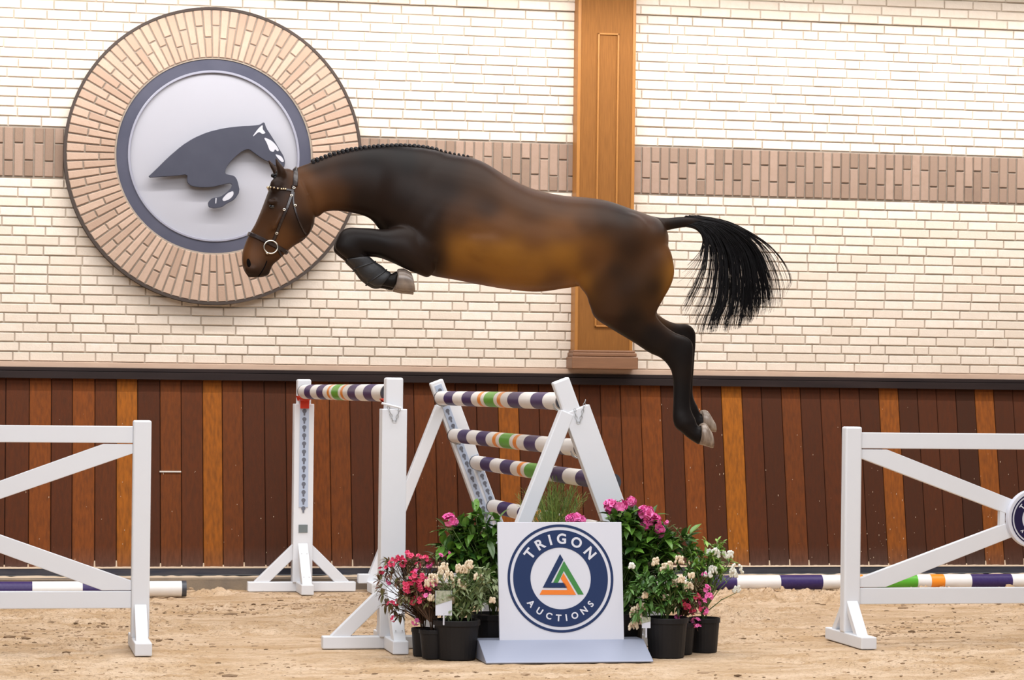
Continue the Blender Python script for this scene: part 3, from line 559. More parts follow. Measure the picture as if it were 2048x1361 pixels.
MAGENTA = mat('magenta_petal', (0.78, 0.05, 0.30), 0.5, rand=((0.58, 0.02, 0.22), (0.95, 0.24, 0.56))); PINKRED = mat('pink_red_petal', (0.75, 0.04, 0.13), 0.5, rand=((0.55, 0.02, 0.08), (0.88, 0.09, 0.22)))
CREAM = mat('cream_bell', (0.75, 0.62, 0.45), 0.55, rand=((0.66, 0.50, 0.34), (0.85, 0.74, 0.56))); WHITEF = mat('white_petal', (0.8, 0.8, 0.72), 0.5, rand=((0.70, 0.70, 0.58), (0.86, 0.86, 0.80)))
def rv(): return Vector((random.gauss(0, 1), random.gauss(0, 1), random.gauss(0, 1))).normalized()
def leaf(mb, p, d, L_, W, m=None, droop=0.25, n=3):
    d = d.normalized(); s = d.cross(Vector((0, 0, 1))); s = s.normalized() if s.length > .05 else Vector((1, 0, 0)); s = (s+rv()*0.25).normalized(); nn = s.cross(d).normalized()
    v = [p]; prof = [0.75, 1.0, 0.72][:n]
    for i in range(n):
        t = (i+1)/(n+1); c = p+d*L_*t-Vector((0, 0, 1))*droop*L_*t*t
        v += [c+s*W*0.5*prof[i]+nn*W*0.12, c, c-s*W*0.5*prof[i]+nn*W*0.12]
    v.append(p+d*L_-Vector((0, 0, 1))*droop*L_); f = [(0, 2, 1), (0, 3, 2)]
    for i in range(n-1): a = 1+3*i; f += [(a, a+1, a+4, a+3), (a+1, a+2, a+5, a+4)]
    a = 1+3*(n-1); e = len(v)-1; f += [(a, a+1, e), (a+1, a+2, e)]; mb.add(v, f, m)
def floret(mb, p, d, R, m=None):
    d = d.normalized(); a = d.orthogonal().normalized(); b = d.cross(a); ph = random.random()*6; v = [p]; f = []
    for k in range(5):
        t = ph+2*math.pi*k/5; wv = [(a*math.cos(t+e)+b*math.sin(t+e)) for e in (-.62, 0, .62)]
        i = len(v); v += [p+wv[0]*R*0.35+d*R*0.45, p+wv[2]*R*0.35+d*R*0.45, p+wv[0]*R*0.85+d*R*0.75, p+wv[1]*R*1.1+d*R*0.62, p+wv[2]*R*0.85+d*R*0.75, p+wv[1]*R*0.7+d*R*0.60]
        f += [(0, i+1, i), (i, i+5, i+2), (i, i+1, i+5), (i+1, i+4, i+5), (i+2, i+5, i+3), (i+3, i+5, i+4)]
    mb.add(v, f, m)
def pot(root, c, rt_, rb, h):
    mb = MB(); n = 28; prof = [(rb, 0.0), (rb*1.01, 0.004), (rt_*0.93, h*0.80), (rt_*0.935, h*0.86), (rt_, h*0.865), (rt_, h*0.985), (rt_*0.985, h), (rt_*0.95, h), (rt_*0.90, h*0.88)]; v = []; f = []
    for r, z in prof:
        for i in range(n): t = 2*math.pi*i/n; v.append((c[0]+r*math.cos(t), c[1]+r*math.sin(t), z))
    for j in range(len(prof)-1):
        for i in range(n): f.append((j*n+i, j*n+(i+1) % n, (j+1)*n+(i+1) % n, (j+1)*n+i))
    f.append(tuple(range(n))[::-1]); mb.add(v, f); mb.build('pot', POTM, root, smooth=False)
    mb = MB(); j = (len(prof)-1)*n; v = []
    for rr in (0.9, 0.45):
        for i in range(n): t = 2*math.pi*i/n; v.append((c[0]+rt_*rr*math.cos(t), c[1]+rt_*rr*math.sin(t), h*0.88+random.uniform(0, .012)))
    v.append((c[0], c[1], h*0.9)); f = [(i, (i+1) % n, n+(i+1) % n, n+i) for i in range(n)]+[(n+i, n+(i+1) % n, 2*n) for i in range(n)]; mb.add(v, f); mb.build('soil', SOIL, root)
def plant(name, label, cat, px, Y, potd, blobs, ntips, leafspec, flowers, stemm=STEM, tagpx=None, twig=0.0025, bare=0.0, yr=0.12, group='potted flowering shrubs by the sign'):
    rt_, rb, h = potd; x = at(px, 1290, Y).x; c = (x, Y); r = empty(name, (x, Y, 0), label, cat, group); pot(r, c, rt_, rb, h)
    base = Vector((x, Y, h*0.88)); leaves = MB(); st = MB(); ll, lw, lm, nper = leafspec; tips = []
    tot = sum(b[2]*b[3] for b in blobs)
    for b in blobs:
        for _ in range(max(2, int(ntips*b[2]*b[3]/tot))):
            while True:
                q = (random.uniform(-1, 1), random.uniform(-1, 1), random.uniform(-1, 1))
                if sum(i*i for i in q) < 1: break
            yy = Y+q[1]*yr; p = at(b[0]+q[0]*b[2], b[1]+q[2]*b[3], yy); tips.append(p)
    fl = []
    for fpx, fpy, ft, fs in flowers:
        p = at(fpx, fpy, Y-yr*random.uniform(0.3, 0.9)); fl.append((p, ft, fs))
    hubs = [base+Vector((random.uniform(-.3, .3)*rt_, random.uniform(-.3, .3)*rt_, random.uniform(.03, .09))) for _ in range(5)]
    for i, p in enumerate(tips+[f[0]-Vector((0, 0, 0.02)) for f in fl]):
        hb = hubs[i % 5]; mid = hb.lerp(p, 0.5)+Vector((random.uniform(-.02, .02), random.uniform(-.02, .02), 0.02))
        if (p-hb).z < 0: mid += Vector((0, 0, 0.05))
        st.tube([base+Vector(((hb-base).x*.4, (hb-base).y*.4, -0.01)), hb, mid, p], [twig*1.6, twig*1.4, twig, twig*.6], 5)
        d = (p-mid).normalized()
        if i < len(tips):
            for k in range(nper):
                dd = (d*random.uniform(.15, .8)+rv()*0.9); leaf(leaves, p-d*random.uniform(0, ll*0.7)*(1-bare), dd, ll*random.uniform(.7, 1.15), lw*random.uniform(.8, 1.2), None)
    st.build('stems', stemm, r, smooth=True); fo = leaves.build('foliage', lm, r); fo['kind'] = 'stuff'
    for p, ft, fs in fl:
        mb = MB()
        if ft in ('truss', 'azalea', 'redazalea'):
            nfl = {'truss': 15, 'azalea': 4, 'redazalea': 4}[ft]
            for k in range(nfl):
                d = rv(); d.y -= 0.5; d.z += 0.35; d.normalize(); floret(mb, p+d*fs*random.uniform(.3, .6), (d+rv()*.35), fs*(random.uniform(.55, .72) if ft == 'truss' else 0.62))
            mb.build('flower_head', {'truss': MAGENTA, 'azalea': PINKRED, 'redazalea': PINKRED}[ft] if ft != 'azalea' else MAGENTA, r)
        else:
            m = CREAM if ft == 'bells' else WHITEF
            for k in range(5):
                dx = random.uniform(-1, 1)*fs*0.8; yy = random.uniform(-.5, .5)*fs
                for j in range(6):
                    q = p+Vector((dx+random.uniform(-.006, .006)+j*dx*0.08, yy, fs*0.5-j*fs*0.24-abs(dx)*.3)); s = random.uniform(0.0055, 0.0075)
                    mb.ellip(q, (s, s, s*1.35), None, 6, 4)
            mb.build('flower_head', m, r, smooth=True)
    if tagpx:
        x0, y0, x1, y1, lean = tagpx; Yt = Y-rt_*0.75; a, b, c2, d2 = at(x0, y1, Yt), at(x1, y1, Yt), at(x1, y0, Yt+lean), at(x0, y0, Yt+lean)
        mb = MB(); n_ = Vector((0, 0.0015, 0)); mb.add([a, b, c2, d2, a+n_, b+n_, c2+n_, d2+n_], [(0, 1, 2, 3), (7, 6, 5, 4), (0, 4, 5, 1), (1, 5, 6, 2), (2, 6, 7, 3), (3, 7, 4, 0)], SIGNWHITE)
        e, f_ = a.lerp(d2, 0.42), b.lerp(c2, 0.42); f2 = n_*1.3; mb.add([e-f2, f_.lerp(c2, .35)-f2, c2.lerp(d2, .04)-f2, d2.lerp(c2, .04)-f2], [(0, 1, 2, 3)], mat('printed_leaf_picture', (0.42, 0.42, 0.32), 0.5, noise=(70, 0.9, (0.16, 0.2, 0.1))))
        mb.beam(a.lerp(b, .5), a.lerp(b, .5)-Vector((0, 0, 0.05)), 0.008, 0.002, SIGNWHITE); t = mb.build('care_label', SIGNWHITE, r); t['label'] = 'white printed plant label'
    fix(r); return r
A = 'azalea'
plant('azalea_shrub', 'leggy pink azalea with bare twigs in a small pot beside the near upright stand', 'potted plant', 846, 13.56, (0.064, 0.052, 0.145), [(800, 1130, 36, 26), (775, 1165, 22, 30), (840, 1140, 42, 30), (870, 1128, 22, 18), (790, 1210, 22, 25)], 50, (0.045, 0.015, LEAFR, 10),
      [(790, 1120, 'redazalea', .020), (812, 1108, 'redazalea', .022), (800, 1115, 'redazalea', .022), (822, 1114, 'redazalea', .02), (783, 1130, 'redazalea', .02), (806, 1124, 'redazalea', .02), (850, 1118, 'redazalea', .02), (862, 1124, 'redazalea', .02), (838, 1115, 'redazalea', .018), (762, 1142, 'redazalea', .020), (775, 1137, 'redazalea', .020), (779, 1163, A, .020), (782, 1210, 'redazalea', .022), (792, 1206, 'redazalea', .018), (832, 1245, A, .022), (787, 1239, 'redazalea', .018), (880, 1115, A, .020), (895, 1108, A, .018), (856, 1130, A, .022), (836, 1132, 'redazalea', .018), (805, 1130, 'redazalea', .018)], bare=.6, yr=.09, twig=.0022)
plant('azalea_shrub', 'bushy red pink azalea in a small round pot left of the big cream flowered one', 'potted plant', 866, 13.42, (0.075, 0.056, 0.15), [(835, 1175, 34, 32), (860, 1190, 26, 26), (815, 1190, 18, 22)], 90, (0.042, 0.015, LEAFR, 10),
      [(828, 1152, 'redazalea', .024), (840, 1160, 'redazalea', .022), (822, 1172, 'redazalea', .026), (838, 1178, 'redazalea', .026), (826, 1190, 'redazalea', .024), (845, 1195, 'redazalea', .022), (855, 1192, A, .022), (812, 1178, 'redazalea', .022), (850, 1172, 'redazalea', .02), (857, 1164, A, .024), (870, 1167, A, .024), (833, 1146, A, .022), (818, 1160, 'redazalea', .02), (832, 1166, 'redazalea', .024), (816, 1186, 'redazalea', .022), (836, 1200, 'redazalea', .022), (848, 1182, 'redazalea', .022), (824, 1204, 'redazalea', .02), (845, 1154, 'redazalea', .022), (812, 1168, 'redazalea', .022), (858, 1180, 'redazalea', .02)], yr=.08)
plant('pieris_shrub', 'variegated shrub with cream flower clusters in the big pot left of the sign', 'potted plant', 913, 13.38, (0.124, 0.098, 0.205), [(905, 1180, 44, 34), (950, 1165, 46, 34), (970, 1190, 30, 26), (885, 1225, 16, 16), (915, 1215, 30, 20)], 90, (0.055, 0.018, LEAFV, 10),
      [(882, 1140, 'bells', .030), (868, 1155, 'bells', .028), (895, 1150, 'bells', .030), (858, 1165, 'bells', .022), (890, 1133, 'bells', .026), (918, 1136, 'bells', .026), (938, 1128, 'bells', .026), (930, 1138, 'bells', .022), (916, 1165, 'bells', .024), (925, 1172, 'bells', .018), (957, 1152, 'bells', .018), (862, 1195, 'bells', .02), (908, 1200, 'bells', .018), (984, 1200, 'bells', .014)], stemm=STEMG, tagpx=(871, 1182, 904, 1232, .02), yr=.11)
plant('rhododendron_shrub', 'tall glossy rhododendron with one magenta flower left of the sign', 'potted plant', 987, 13.62, (0.135, 0.11, 0.215), [(930, 1075, 62, 45), (965, 1050, 40, 38), (950, 1115, 60, 45), (985, 1150, 36, 40), (905, 1095, 36, 30)], 80, (0.115, 0.040, LEAFD, 8), [(899, 1041, 'truss', .034), (910, 1045, A, .02)], stemm=STEMG, yr=.12)
plant('rhododendron_shrub', 'tall glossy rhododendron with big pink flower heads right of the sign', 'potted plant', 1240, 13.62, (0.135, 0.11, 0.215), [(1290, 1075, 60, 50), (1260, 1060, 50, 45), (1275, 1130, 50, 50), (1345, 1085, 50, 32), (1265, 1190, 26, 40), (1250, 1030, 40, 20), (1330, 1120, 40, 30)], 110, (0.115, 0.040, LEAFD, 8),
      [(1222, 1015, 'truss', .040), (1240, 1012, 'truss', .036), (1262, 1004, 'truss', .026), (1290, 1028, 'truss', .042), (1305, 1045, 'truss', .046), (1292, 1048, 'truss', .040), (1318, 1062, 'truss', .034), (1150, 1039, 'truss', .036), (1140, 1040, 'truss', .026), (1162, 1041, 'truss', .026), (1333, 1045, A, .016)], stemm=STEMG, yr=.12)
plant('pieris_shrub', 'cream flowered shrub in the big front pot right of the sign', 'potted plant', 1333, 13.38, (0.116, 0.094, 0.21), [(1330, 1160, 62, 34), (1290, 1180, 36, 36), (1320, 1205, 40, 24), (1285, 1225, 22, 20), (1365, 1180, 30, 30)], 90, (0.055, 0.019, LEAFM, 10),
      [(1315, 1122, 'bells', .024), (1340, 1130, 'bells', .026), (1357, 1118, 'bells', .022), (1330, 1133, 'bells', .022), (1350, 1165, 'bells', .026), (1362, 1158, 'bells', .02), (1376, 1170, 'bells', .022), (1272, 1222, 'bells', .034), (1276, 1238, 'bells', .032), (1268, 1250, 'bells', .024), (1282, 1212, 'bells', .022), (1330, 1194, 'bells', .016), (1292, 1190, 'bells', .016), (1263, 1131, 'white', .014), (1382, 1150, 'bells', .014)], stemm=STEMG, tagpx=(1284, 1235, 1301, 1257, .01), yr=.11)
plant('azalea_shrub', 'magenta azalea leaning out between the two right hand pots', 'potted plant', 1362, 13.52, (0.078, 0.06, 0.17), [(1385, 1190, 28, 34), (1370, 1205, 26, 24), (1400, 1165, 14, 22)], 55, (0.04, 0.014, LEAFR, 9),
      [(1409, 1151, A, .016), (1412, 1178, A, .024), (1418, 1194, A, .026), (1405, 1205, A, .026), (1390, 1195, 'redazalea', .026), (1378, 1200, 'redazalea', .024), (1395, 1218, 'redazalea', .024), (1385, 1222, 'redazalea', .022), (1410, 1222, A, .022), (1365, 1208, 'redazalea', .022), (1357, 1236, A, .022), (1392, 1246, A, .026), (1396, 1256, A, .020), (1375, 1215, 'redazalea', .022)], yr=.08)
plant('flowering_shrub', 'light green shrub with white flowers in the rightmost pot', 'potted plant', 1408, 13.62, (0.087, 0.07, 0.185), [(1410, 1110, 44, 34), (1440, 1120, 36, 30), (1380, 1120, 36, 34), (1432, 1085, 16, 12), (1400, 1150, 30, 24)], 74, (0.05, 0.017, LEAFL, 8),
      [(1432, 1102, 'white', .022), (1445, 1108, 'white', .022), (1462, 1108, 'white', .022), (1472, 1135, 'white', .03), (1465, 1145, 'white', .028), (1426, 1138, 'white', .024), (1415, 1148, 'white', .018), (1475, 1178, 'white', .022), (1418, 1103, 'white', .014)], stemm=STEMG, yr=.1)
# spiky grassy plant behind the ramp
gx = at(1103, 1200, 15.3).x; gr = empty('grass_tuft', (gx, 15.3, 0), 'spiky green grassy plant behind the ramp of striped poles', 'potted plant'); pot(gr, (gx, 15.3), 0.12, 0.10, 0.22)
mb = MB(); gc = Vector((gx, 15.3, 0.21))
for k in range(60):
    t = random.uniform(-1.05, 1.05); tip = at(1103+96*math.sin(t)*random.uniform(.6, 1), 1078-random.uniform(75, 122)*math.cos(t*0.75), 15.3+random.uniform(-.18, .18)); m1 = gc.lerp(tip, .55)+Vector((-(tip.x-gx)*.25, 0, 0.06)); prev = gc
    mb.tube([gc, m1, tip], [0.004, 0.003, 0.001], 4)
    for j in range(26):
        u = 0.42+0.58*j/26; p = m1.lerp(tip, max(0, (u-.5)*2)) if u > .5 else gc.lerp(m1, u*2); d = (tip-m1).normalized()*0.9+rv()*0.55; leaf(mb, p, d, 0.062*random.uniform(.7, 1.1), 0.0045, None, 0.1, 2)
fo = mb.build('needle_foliage', mat('needle_green', (0.10, 0.19, 0.04), 0.45, rand=((0.07, 0.16, 0.03), (0.34, 0.46, 0.12))), gr); fo['kind'] = 'stuff'; fix(gr)
# ------------------------------------------------------------------ horse
YHS = 15.3
BODY = []          # list of (verts, faces)
def cr_interp(rows, sub=4):
    P = np.array(rows, float); out = []
    for i in range(len(P)-1):
        a, b, c, d = P[max(i-1, 0)], P[i], P[i+1], P[min(i+2, len(P)-1)]
        for k in range(sub):
            t = k/sub; out.append(0.5*((2*b)+(-a+c)*t+(2*a-5*b+4*c-d)*t*t+(-a+3*b-3*c+d)*t**3))
    out.append(P[-1]); return np.array(out)
def loft(rows, n=40, sub=4, pw=1.0, xz=False):
    """rows: (ax, ay, bx, by, half width, y offset) outline pixels a and b on the plane YHS + y offset"""
    R = cr_interp(rows, sub); v = []; f = []
    for ax_, ay_, bx_, by_, hw, yo in R:
        a = at(ax_, ay_, YHS+yo); b = at(bx_, by_, YHS+yo); c = (a+b)/2; h = (a-b)/2; hw = max(hw, 0.004)
        for k in range(n):
            t = 2*math.pi*k/n; ct, st = math.cos(t), math.sin(t)
            v.append(c+h*math.copysign(abs(ct)**pw, ct)+Vector((0, math.copysign(abs(st)**pw, st)*hw, 0)))
    m = len(R)
    for i in range(m-1):
        for k in range(n): f.append((i*n+k, (i+1)*n+k, (i+1)*n+(k+1) % n, i*n+(k+1) % n))
    f.append(tuple(range(n))); f.append(tuple((m-1)*n+k for k in range(n))[::-1]); return v, f
TORSO = [(772, 405, 764, 466, .07, 0), (800, 320, 785, 500, .16, 0), (850, 304, 825, 532, .215, 0), (910, 310, 862, 551, .235, 0), (960, 322, 915, 561, .262, 0), (1018, 357, 966, 571, .295, 0), (1063, 378, 1022, 580, .31, 0), (1119, 391, 1078, 584, .318, 0), (1175, 396, 1132, 577, .31, 0), (1215, 403, 1170, 572, .295, 0), (1258, 418, 1218, 575, .285, 0), (1290, 429, 1262, 570, .25, 0), (1315, 440, 1298, 555, .20, 0), (1331, 462, 1322, 530, .12, 0)]
NECK = [(590, 337, 612, 415, .06, 0), (606, 331, 634, 434, .075, 0), (630, 322, 650, 424, .078, 0), (665, 309, 674, 422, .083, 0), (710, 299, 704, 426, .092, 0), (760, 294, 739, 437, .11, 0), (810, 293, 762, 462, .165, 0), (860, 298, 800, 500, .20, 0), (915, 312, 850, 520, .18, 0)]
HEAD = [(590, 345, 612, 385, .05, 0), (574, 337, 625, 412, .072, 0), (556, 345, 629, 440, .092, 0), (541, 372, 626, 454, .105, 0), (531, 398, 618, 469, .107, 0), (521, 424, 604, 483, .092, 0), (510, 449, 588, 492, .074, 0), (500, 466, 573, 505, .062, 0), (491, 486, 559, 519, .056, 0), (484.5, 507, 546, 530, .056, 0), (484, 525, 541, 541, .058, 0), (488, 541, 537, 550, .052, 0), (497, 555, 524, 555, .03, 0)]
def leg_hind(dx, dy, yo):
    R = [(1215, 440, 1318, 470, .085, yo*.7), (1188, 500, 1339, 500, .12, yo*.8), (1176, 550, 1347.5, 540, .135, yo*.9), (1177, 588, 1342, 568, .135, yo), (1181, 612, 1327, 596, .125, yo), (1192, 637, 1313, 622, .11, yo), (1226, 660, 1313, 634, .085, yo), (1264, 683, 1329, 652, .068, yo), (1299, 706, 1350, 666, .056, yo), (1322, 717, 1370, 673, .048, yo), (1338, 734, 1383, 684, .046, yo), (1345, 752, 1386, 704, .043, yo), (1347, 785, 1382, 765, .036, yo), (1346, 820, 1380, 808, .034, yo), (1346, 838, 1384, 826, .040, yo), (1351, 855, 1390, 838, .046, yo), (1364, 866, 1393, 848, .042, yo), (1378, 878, 1397, 853, .042, yo), (1397, 890, 1403, 850, .048, yo)]
    n0 = 6; out = []
    for i, r in enumerate(R):
        k = min(1, max(0, (i-5)/4)); out.append((r[0]+dx*k, r[1]+dy*k, r[2]+dx*k, r[3]+dy*k, r[4], r[5]))
    return out
FORE = lambda yo, dx, dy: [(870, 400, 880, 500, .06, yo*.7), (835, 440, 862, 552, .085, yo*.85), (800, 452, 832, 547, .09, yo), (770, 459, 792, 529, .08, yo), (742+dx*.5, 457+dy*.5, 762+dx*.5, 514+dy*.5, .066, yo), (719+dx, 456+dy, 740+dx, 509+dy, .056, yo), (698+dx, 455.5+dy, 728+dx, 507+dy, .052, yo), (683+dx, 462+dy, 725+dx, 508+dy, .053, yo), (673+dx, 480+dy, 723+dx, 509+dy, .053, yo), (670+dx, 496+dy, 724+dx, 510+dy, .050, yo), (682+dx, 509+dy, 728+dx, 510+dy, .044, yo), (697+dx, 521+dy, 736+dx, 515+dy, .036, yo), (711+dx, 537+dy, 748+dx, 525+dy, .034, yo), (724+dx, 552+dy, 760+dx, 534+dy, .036, yo), (737+dx, 565+dy, 770+dx, 542+dy, .042, yo), (754+dx, 571+dy, 777+dx, 547+dy, .040, yo), (770+dx, 573+dy, 785+dx, 547+dy, .038, yo), (788+dx, 577+dy, 795+dx, 540+dy, .046, yo)]
DOCK = [(1285, 428, 1300, 470, .05, 0), (1308, 433, 1326, 463, .042, 0), (1330, 436, 1336, 461, .034, 0), (1367, 433.5, 1366, 455.5, .028, 0), (1398, 434, 1396, 455, .024, 0), (1425, 439, 1416, 458, .018, 0), (1448, 449, 1440, 460, .010, 0)]
for rows, pw in ((TORSO, 0.95), (NECK, 0.95), (HEAD, 0.85), (leg_hind(0, 0, -.14), 0.9), (leg_hind(5, -24, .14), 0.9), (FORE(-.13, 0, 0), .9), (FORE(.12, -3, 5), .9), (DOCK, 1)): BODY.append(loft(rows, pw=pw))
# ears: near and far
BODY.append(loft([(552, 356, 574, 362, .022, -.055), (554, 346, 573, 349, .026, -.06), (552, 335, 569, 337, .022, -.065), (550.5, 325, 560, 326, .013, -.07), (549.3, 314, 551, 314, .004, -.072)], 12))
BODY.append(loft([(548, 360, 566, 360, .02, .05), (546, 346, 560, 346, .022, .065), (540, 334, 552, 334, .018, .07), (536, 324, 543, 324, .010, .072), (533.4, 315, 534.5, 315, .004, .074)], 12))
def blob(px, py, yo, rx, ry, rz, ang=0):
    mb = MB(); c = at(px, py, YHS+yo); mb.ellip(c, (rx, ry, rz), None, 18, 12, Matrix.Rotation(math.radians(ang), 3, 'Y')); BODY.append(([Vector(q) for q in mb.v], mb.f))
for s in (-1, 1):
    blob(598, 452, s*.058, .075, .028, .078)                # cheek
    blob(543, 404, s*.094, .030, .014, .018)                # brow
    blob(556, 440, s*.088, .075, .018, .014, -62)           # facial crest
    blob(556, 372, s*.062, .05, .03, .05)                   # temple
    blob(506, 538, s*.033, .05, .028, .035)                 # muzzle
    blob(878, 425, s*.150, .13, .08, .26, 25)               # shoulder
    blob(845, 490, s*.150, .13, .06, .12, -20)              # triceps
    blob(1245, 490, s*.150, .21, .135, .20)                 # croup
    blob(1285, 545, s*.150, .18, .12, .21)                  # thigh
    blob(1215, 580, s*.145, .13, .10, .17)                  # stifle and flank
    blob(1228, 535, s*.150, .25, .128, .23)                 # flank filling
    blob(1060, 490, s*.155, .50, .15, .20, 4)               # ribs
V = []; Fc = []
for v, f in BODY:
    b = len(V); V += [tuple(q) for q in v]; Fc += [tuple(i+b for i in q) for q in f]
me = bpy.data.meshes.new('tmp'); me.from_pydata(V, [], Fc); tmp = bpy.data.objects.new('tmp', me); COL.objects.link(tmp)
import bmesh
bm = bmesh.new(); bm.from_mesh(me); bmesh.ops.recalc_face_normals(bm, faces=bm.faces); bm.to_mesh(me); bm.free()
rm = tmp.modifiers.new('r', 'REMESH'); rm.mode = 'VOXEL'; rm.voxel_size = 0.0085; rm.use_smooth_shade = True
sm = tmp.modifiers.new('s', 'SMOOTH'); sm.factor = 0.5; sm.iterations = 4
dg = bpy.context.evaluated_depsgraph_get(); bme = bpy.data.meshes.new_from_object(tmp.evaluated_get(dg)); bpy.data.objects.remove(tmp)
hc = at(960, 500, YHS); horse = empty('horse', (hc.x, YHS, hc.z-0.3), 'dark bay horse in a bridle jumping over the fence with tucked forelegs', 'horse')
bme.name = 'body'; body = bpy.data.objects.new('body', bme); COL.objects.link(body); body.parent = horse
nv = len(bme.vertices); co = np.empty(nv*3); bme.vertices.foreach_get('co', co); co = co.reshape(-1, 3)
# relax the surface: strongly on the trunk, lightly on head and legs, without shrinking
ne = len(bme.edges); ed = np.empty(ne*2, int); bme.edges.foreach_get('vertices', ed); ed = ed.reshape(-1, 2); deg = np.bincount(ed.ravel(), minlength=nv)[:, None]
P2 = np.array([projv(*q) for q in co]); 
trunk = np.clip((P2[:, 0]-650)/110, 0, 1)*np.clip((1345-P2[:, 0])/30, 0, 1)*np.clip((690-P2[:, 1])/60, 0, 1); dl = np.where(P2[:, 0] < 850, np.clip((462-P2[:, 1])/18+np.clip((P2[:, 0]-800)/40, 0, 1), 0, 1), 1); trunk = trunk*dl
wt = (0.04+0.96*trunk)[:, None]
for it in range(110):
    for lam in (0.6, -0.61):
        acc_ = np.stack([np.bincount(ed[:, 0], co[ed[:, 1], k], nv)+np.bincount(ed[:, 1], co[ed[:, 0], k], nv) for k in range(3)], 1)/deg
        co = co+lam*wt*(acc_-co)
P2 = np.array([projv(*q) for q in co]); wt = np.clip(1.35-np.sqrt(((P2[:, 0]-1245)/75)**2+((P2[:, 1]-535)/72)**2), 0, 1)[:, None]
for it in range(170):
    acc_ = np.stack([np.bincount(ed[:, 0], co[ed[:, 1], k], nv)+np.bincount(ed[:, 1], co[ed[:, 0], k], nv) for k in range(3)], 1)/deg
    co = co+0.5*wt*(acc_-co)
bme.vertices.foreach_set('co', co.ravel()); bme.update()
# coat colours plus painted light and shade: pixel anchors on the flank, linear rgb
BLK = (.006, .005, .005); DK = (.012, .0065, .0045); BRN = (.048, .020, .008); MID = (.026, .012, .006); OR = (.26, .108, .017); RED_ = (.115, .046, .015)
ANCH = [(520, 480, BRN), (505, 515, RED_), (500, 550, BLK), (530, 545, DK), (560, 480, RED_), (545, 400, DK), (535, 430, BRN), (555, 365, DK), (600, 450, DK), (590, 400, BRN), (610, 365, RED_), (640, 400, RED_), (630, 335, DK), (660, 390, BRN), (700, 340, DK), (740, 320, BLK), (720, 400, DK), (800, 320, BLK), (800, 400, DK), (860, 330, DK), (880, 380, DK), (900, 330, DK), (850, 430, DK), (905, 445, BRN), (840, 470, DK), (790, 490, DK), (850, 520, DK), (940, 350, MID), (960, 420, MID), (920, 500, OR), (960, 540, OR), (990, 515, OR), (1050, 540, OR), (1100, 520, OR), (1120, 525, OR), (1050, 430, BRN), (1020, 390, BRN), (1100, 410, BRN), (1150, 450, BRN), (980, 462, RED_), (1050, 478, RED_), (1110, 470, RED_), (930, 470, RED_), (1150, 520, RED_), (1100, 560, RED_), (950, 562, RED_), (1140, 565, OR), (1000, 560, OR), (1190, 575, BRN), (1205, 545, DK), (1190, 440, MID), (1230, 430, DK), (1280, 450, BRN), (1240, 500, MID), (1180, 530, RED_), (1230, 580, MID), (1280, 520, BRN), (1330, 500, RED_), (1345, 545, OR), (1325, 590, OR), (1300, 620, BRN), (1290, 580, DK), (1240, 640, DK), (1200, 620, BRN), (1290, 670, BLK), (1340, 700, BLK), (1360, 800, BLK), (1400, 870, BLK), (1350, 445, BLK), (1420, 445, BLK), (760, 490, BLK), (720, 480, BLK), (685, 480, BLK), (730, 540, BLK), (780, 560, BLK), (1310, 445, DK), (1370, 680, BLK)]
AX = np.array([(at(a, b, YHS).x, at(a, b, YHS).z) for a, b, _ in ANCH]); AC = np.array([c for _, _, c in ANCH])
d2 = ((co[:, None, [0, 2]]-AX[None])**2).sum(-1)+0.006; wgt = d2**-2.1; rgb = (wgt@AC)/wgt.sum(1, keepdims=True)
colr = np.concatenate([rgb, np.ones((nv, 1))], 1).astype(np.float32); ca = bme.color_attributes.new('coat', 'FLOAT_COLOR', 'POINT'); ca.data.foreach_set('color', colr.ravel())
COAT = mat('bay_coat_painted_shade', (0.1, 0.05, 0.02), 0.42, spec=0.13, attr=True, noise=(5, 0.1, (0.03, 0.013, 0.007)), bump=(140, 0.12, 0.002))
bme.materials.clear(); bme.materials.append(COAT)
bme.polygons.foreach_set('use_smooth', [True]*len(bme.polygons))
bvh = BVHTree.FromPolygons([Vector(c) for c in co], [tuple(p.vertices) for p in bme.polygons])
# hooves
def hoof(rows, m=None):
    v, f = loft(rows, 20, 4, .9); mb = MB(); mb.add(v, f); mb.build('hoof', m, horse, smooth=True)
HOOF = mat('horn_brown_hoof', (0.15, 0.105, 0.075), 0.3, noise=(16, 0.8, (0.40, 0.33, 0.27)), stretch=(3, 3, .6)); 
hoof([(1398, 889, 1401, 848, .050, -.14), (1408, 892, 1410, 847, .056, -.14), (1425, 897, 1420, 862, .060, -.14)], HOOF); hoof([(1403, 860, 1402, 821, .048, .14), (1413, 862, 1414, 822, .055, .14), (1430, 865, 1425, 842, .060, .14)], HOOF)
HF = mat('grey_hoof', (0.13, 0.10, 0.085), 0.25, noise=(14, 0.8, (0.34, 0.27, 0.21)))
for yo, dx, dy in ((-.13, 0, 0), (.12, -3, 5)): hoof([(789+dx, 579+dy, 796+dx, 538+dy, .049, yo), (803+dx, 582+dy, 807+dx, 537.5+dy, .056, yo), (817+dx, 583.5+dy, 815+dx, 541+dy, .060, yo), (829+dx, 585+dy, 821+dx, 546+dy, .060, yo)], HF)
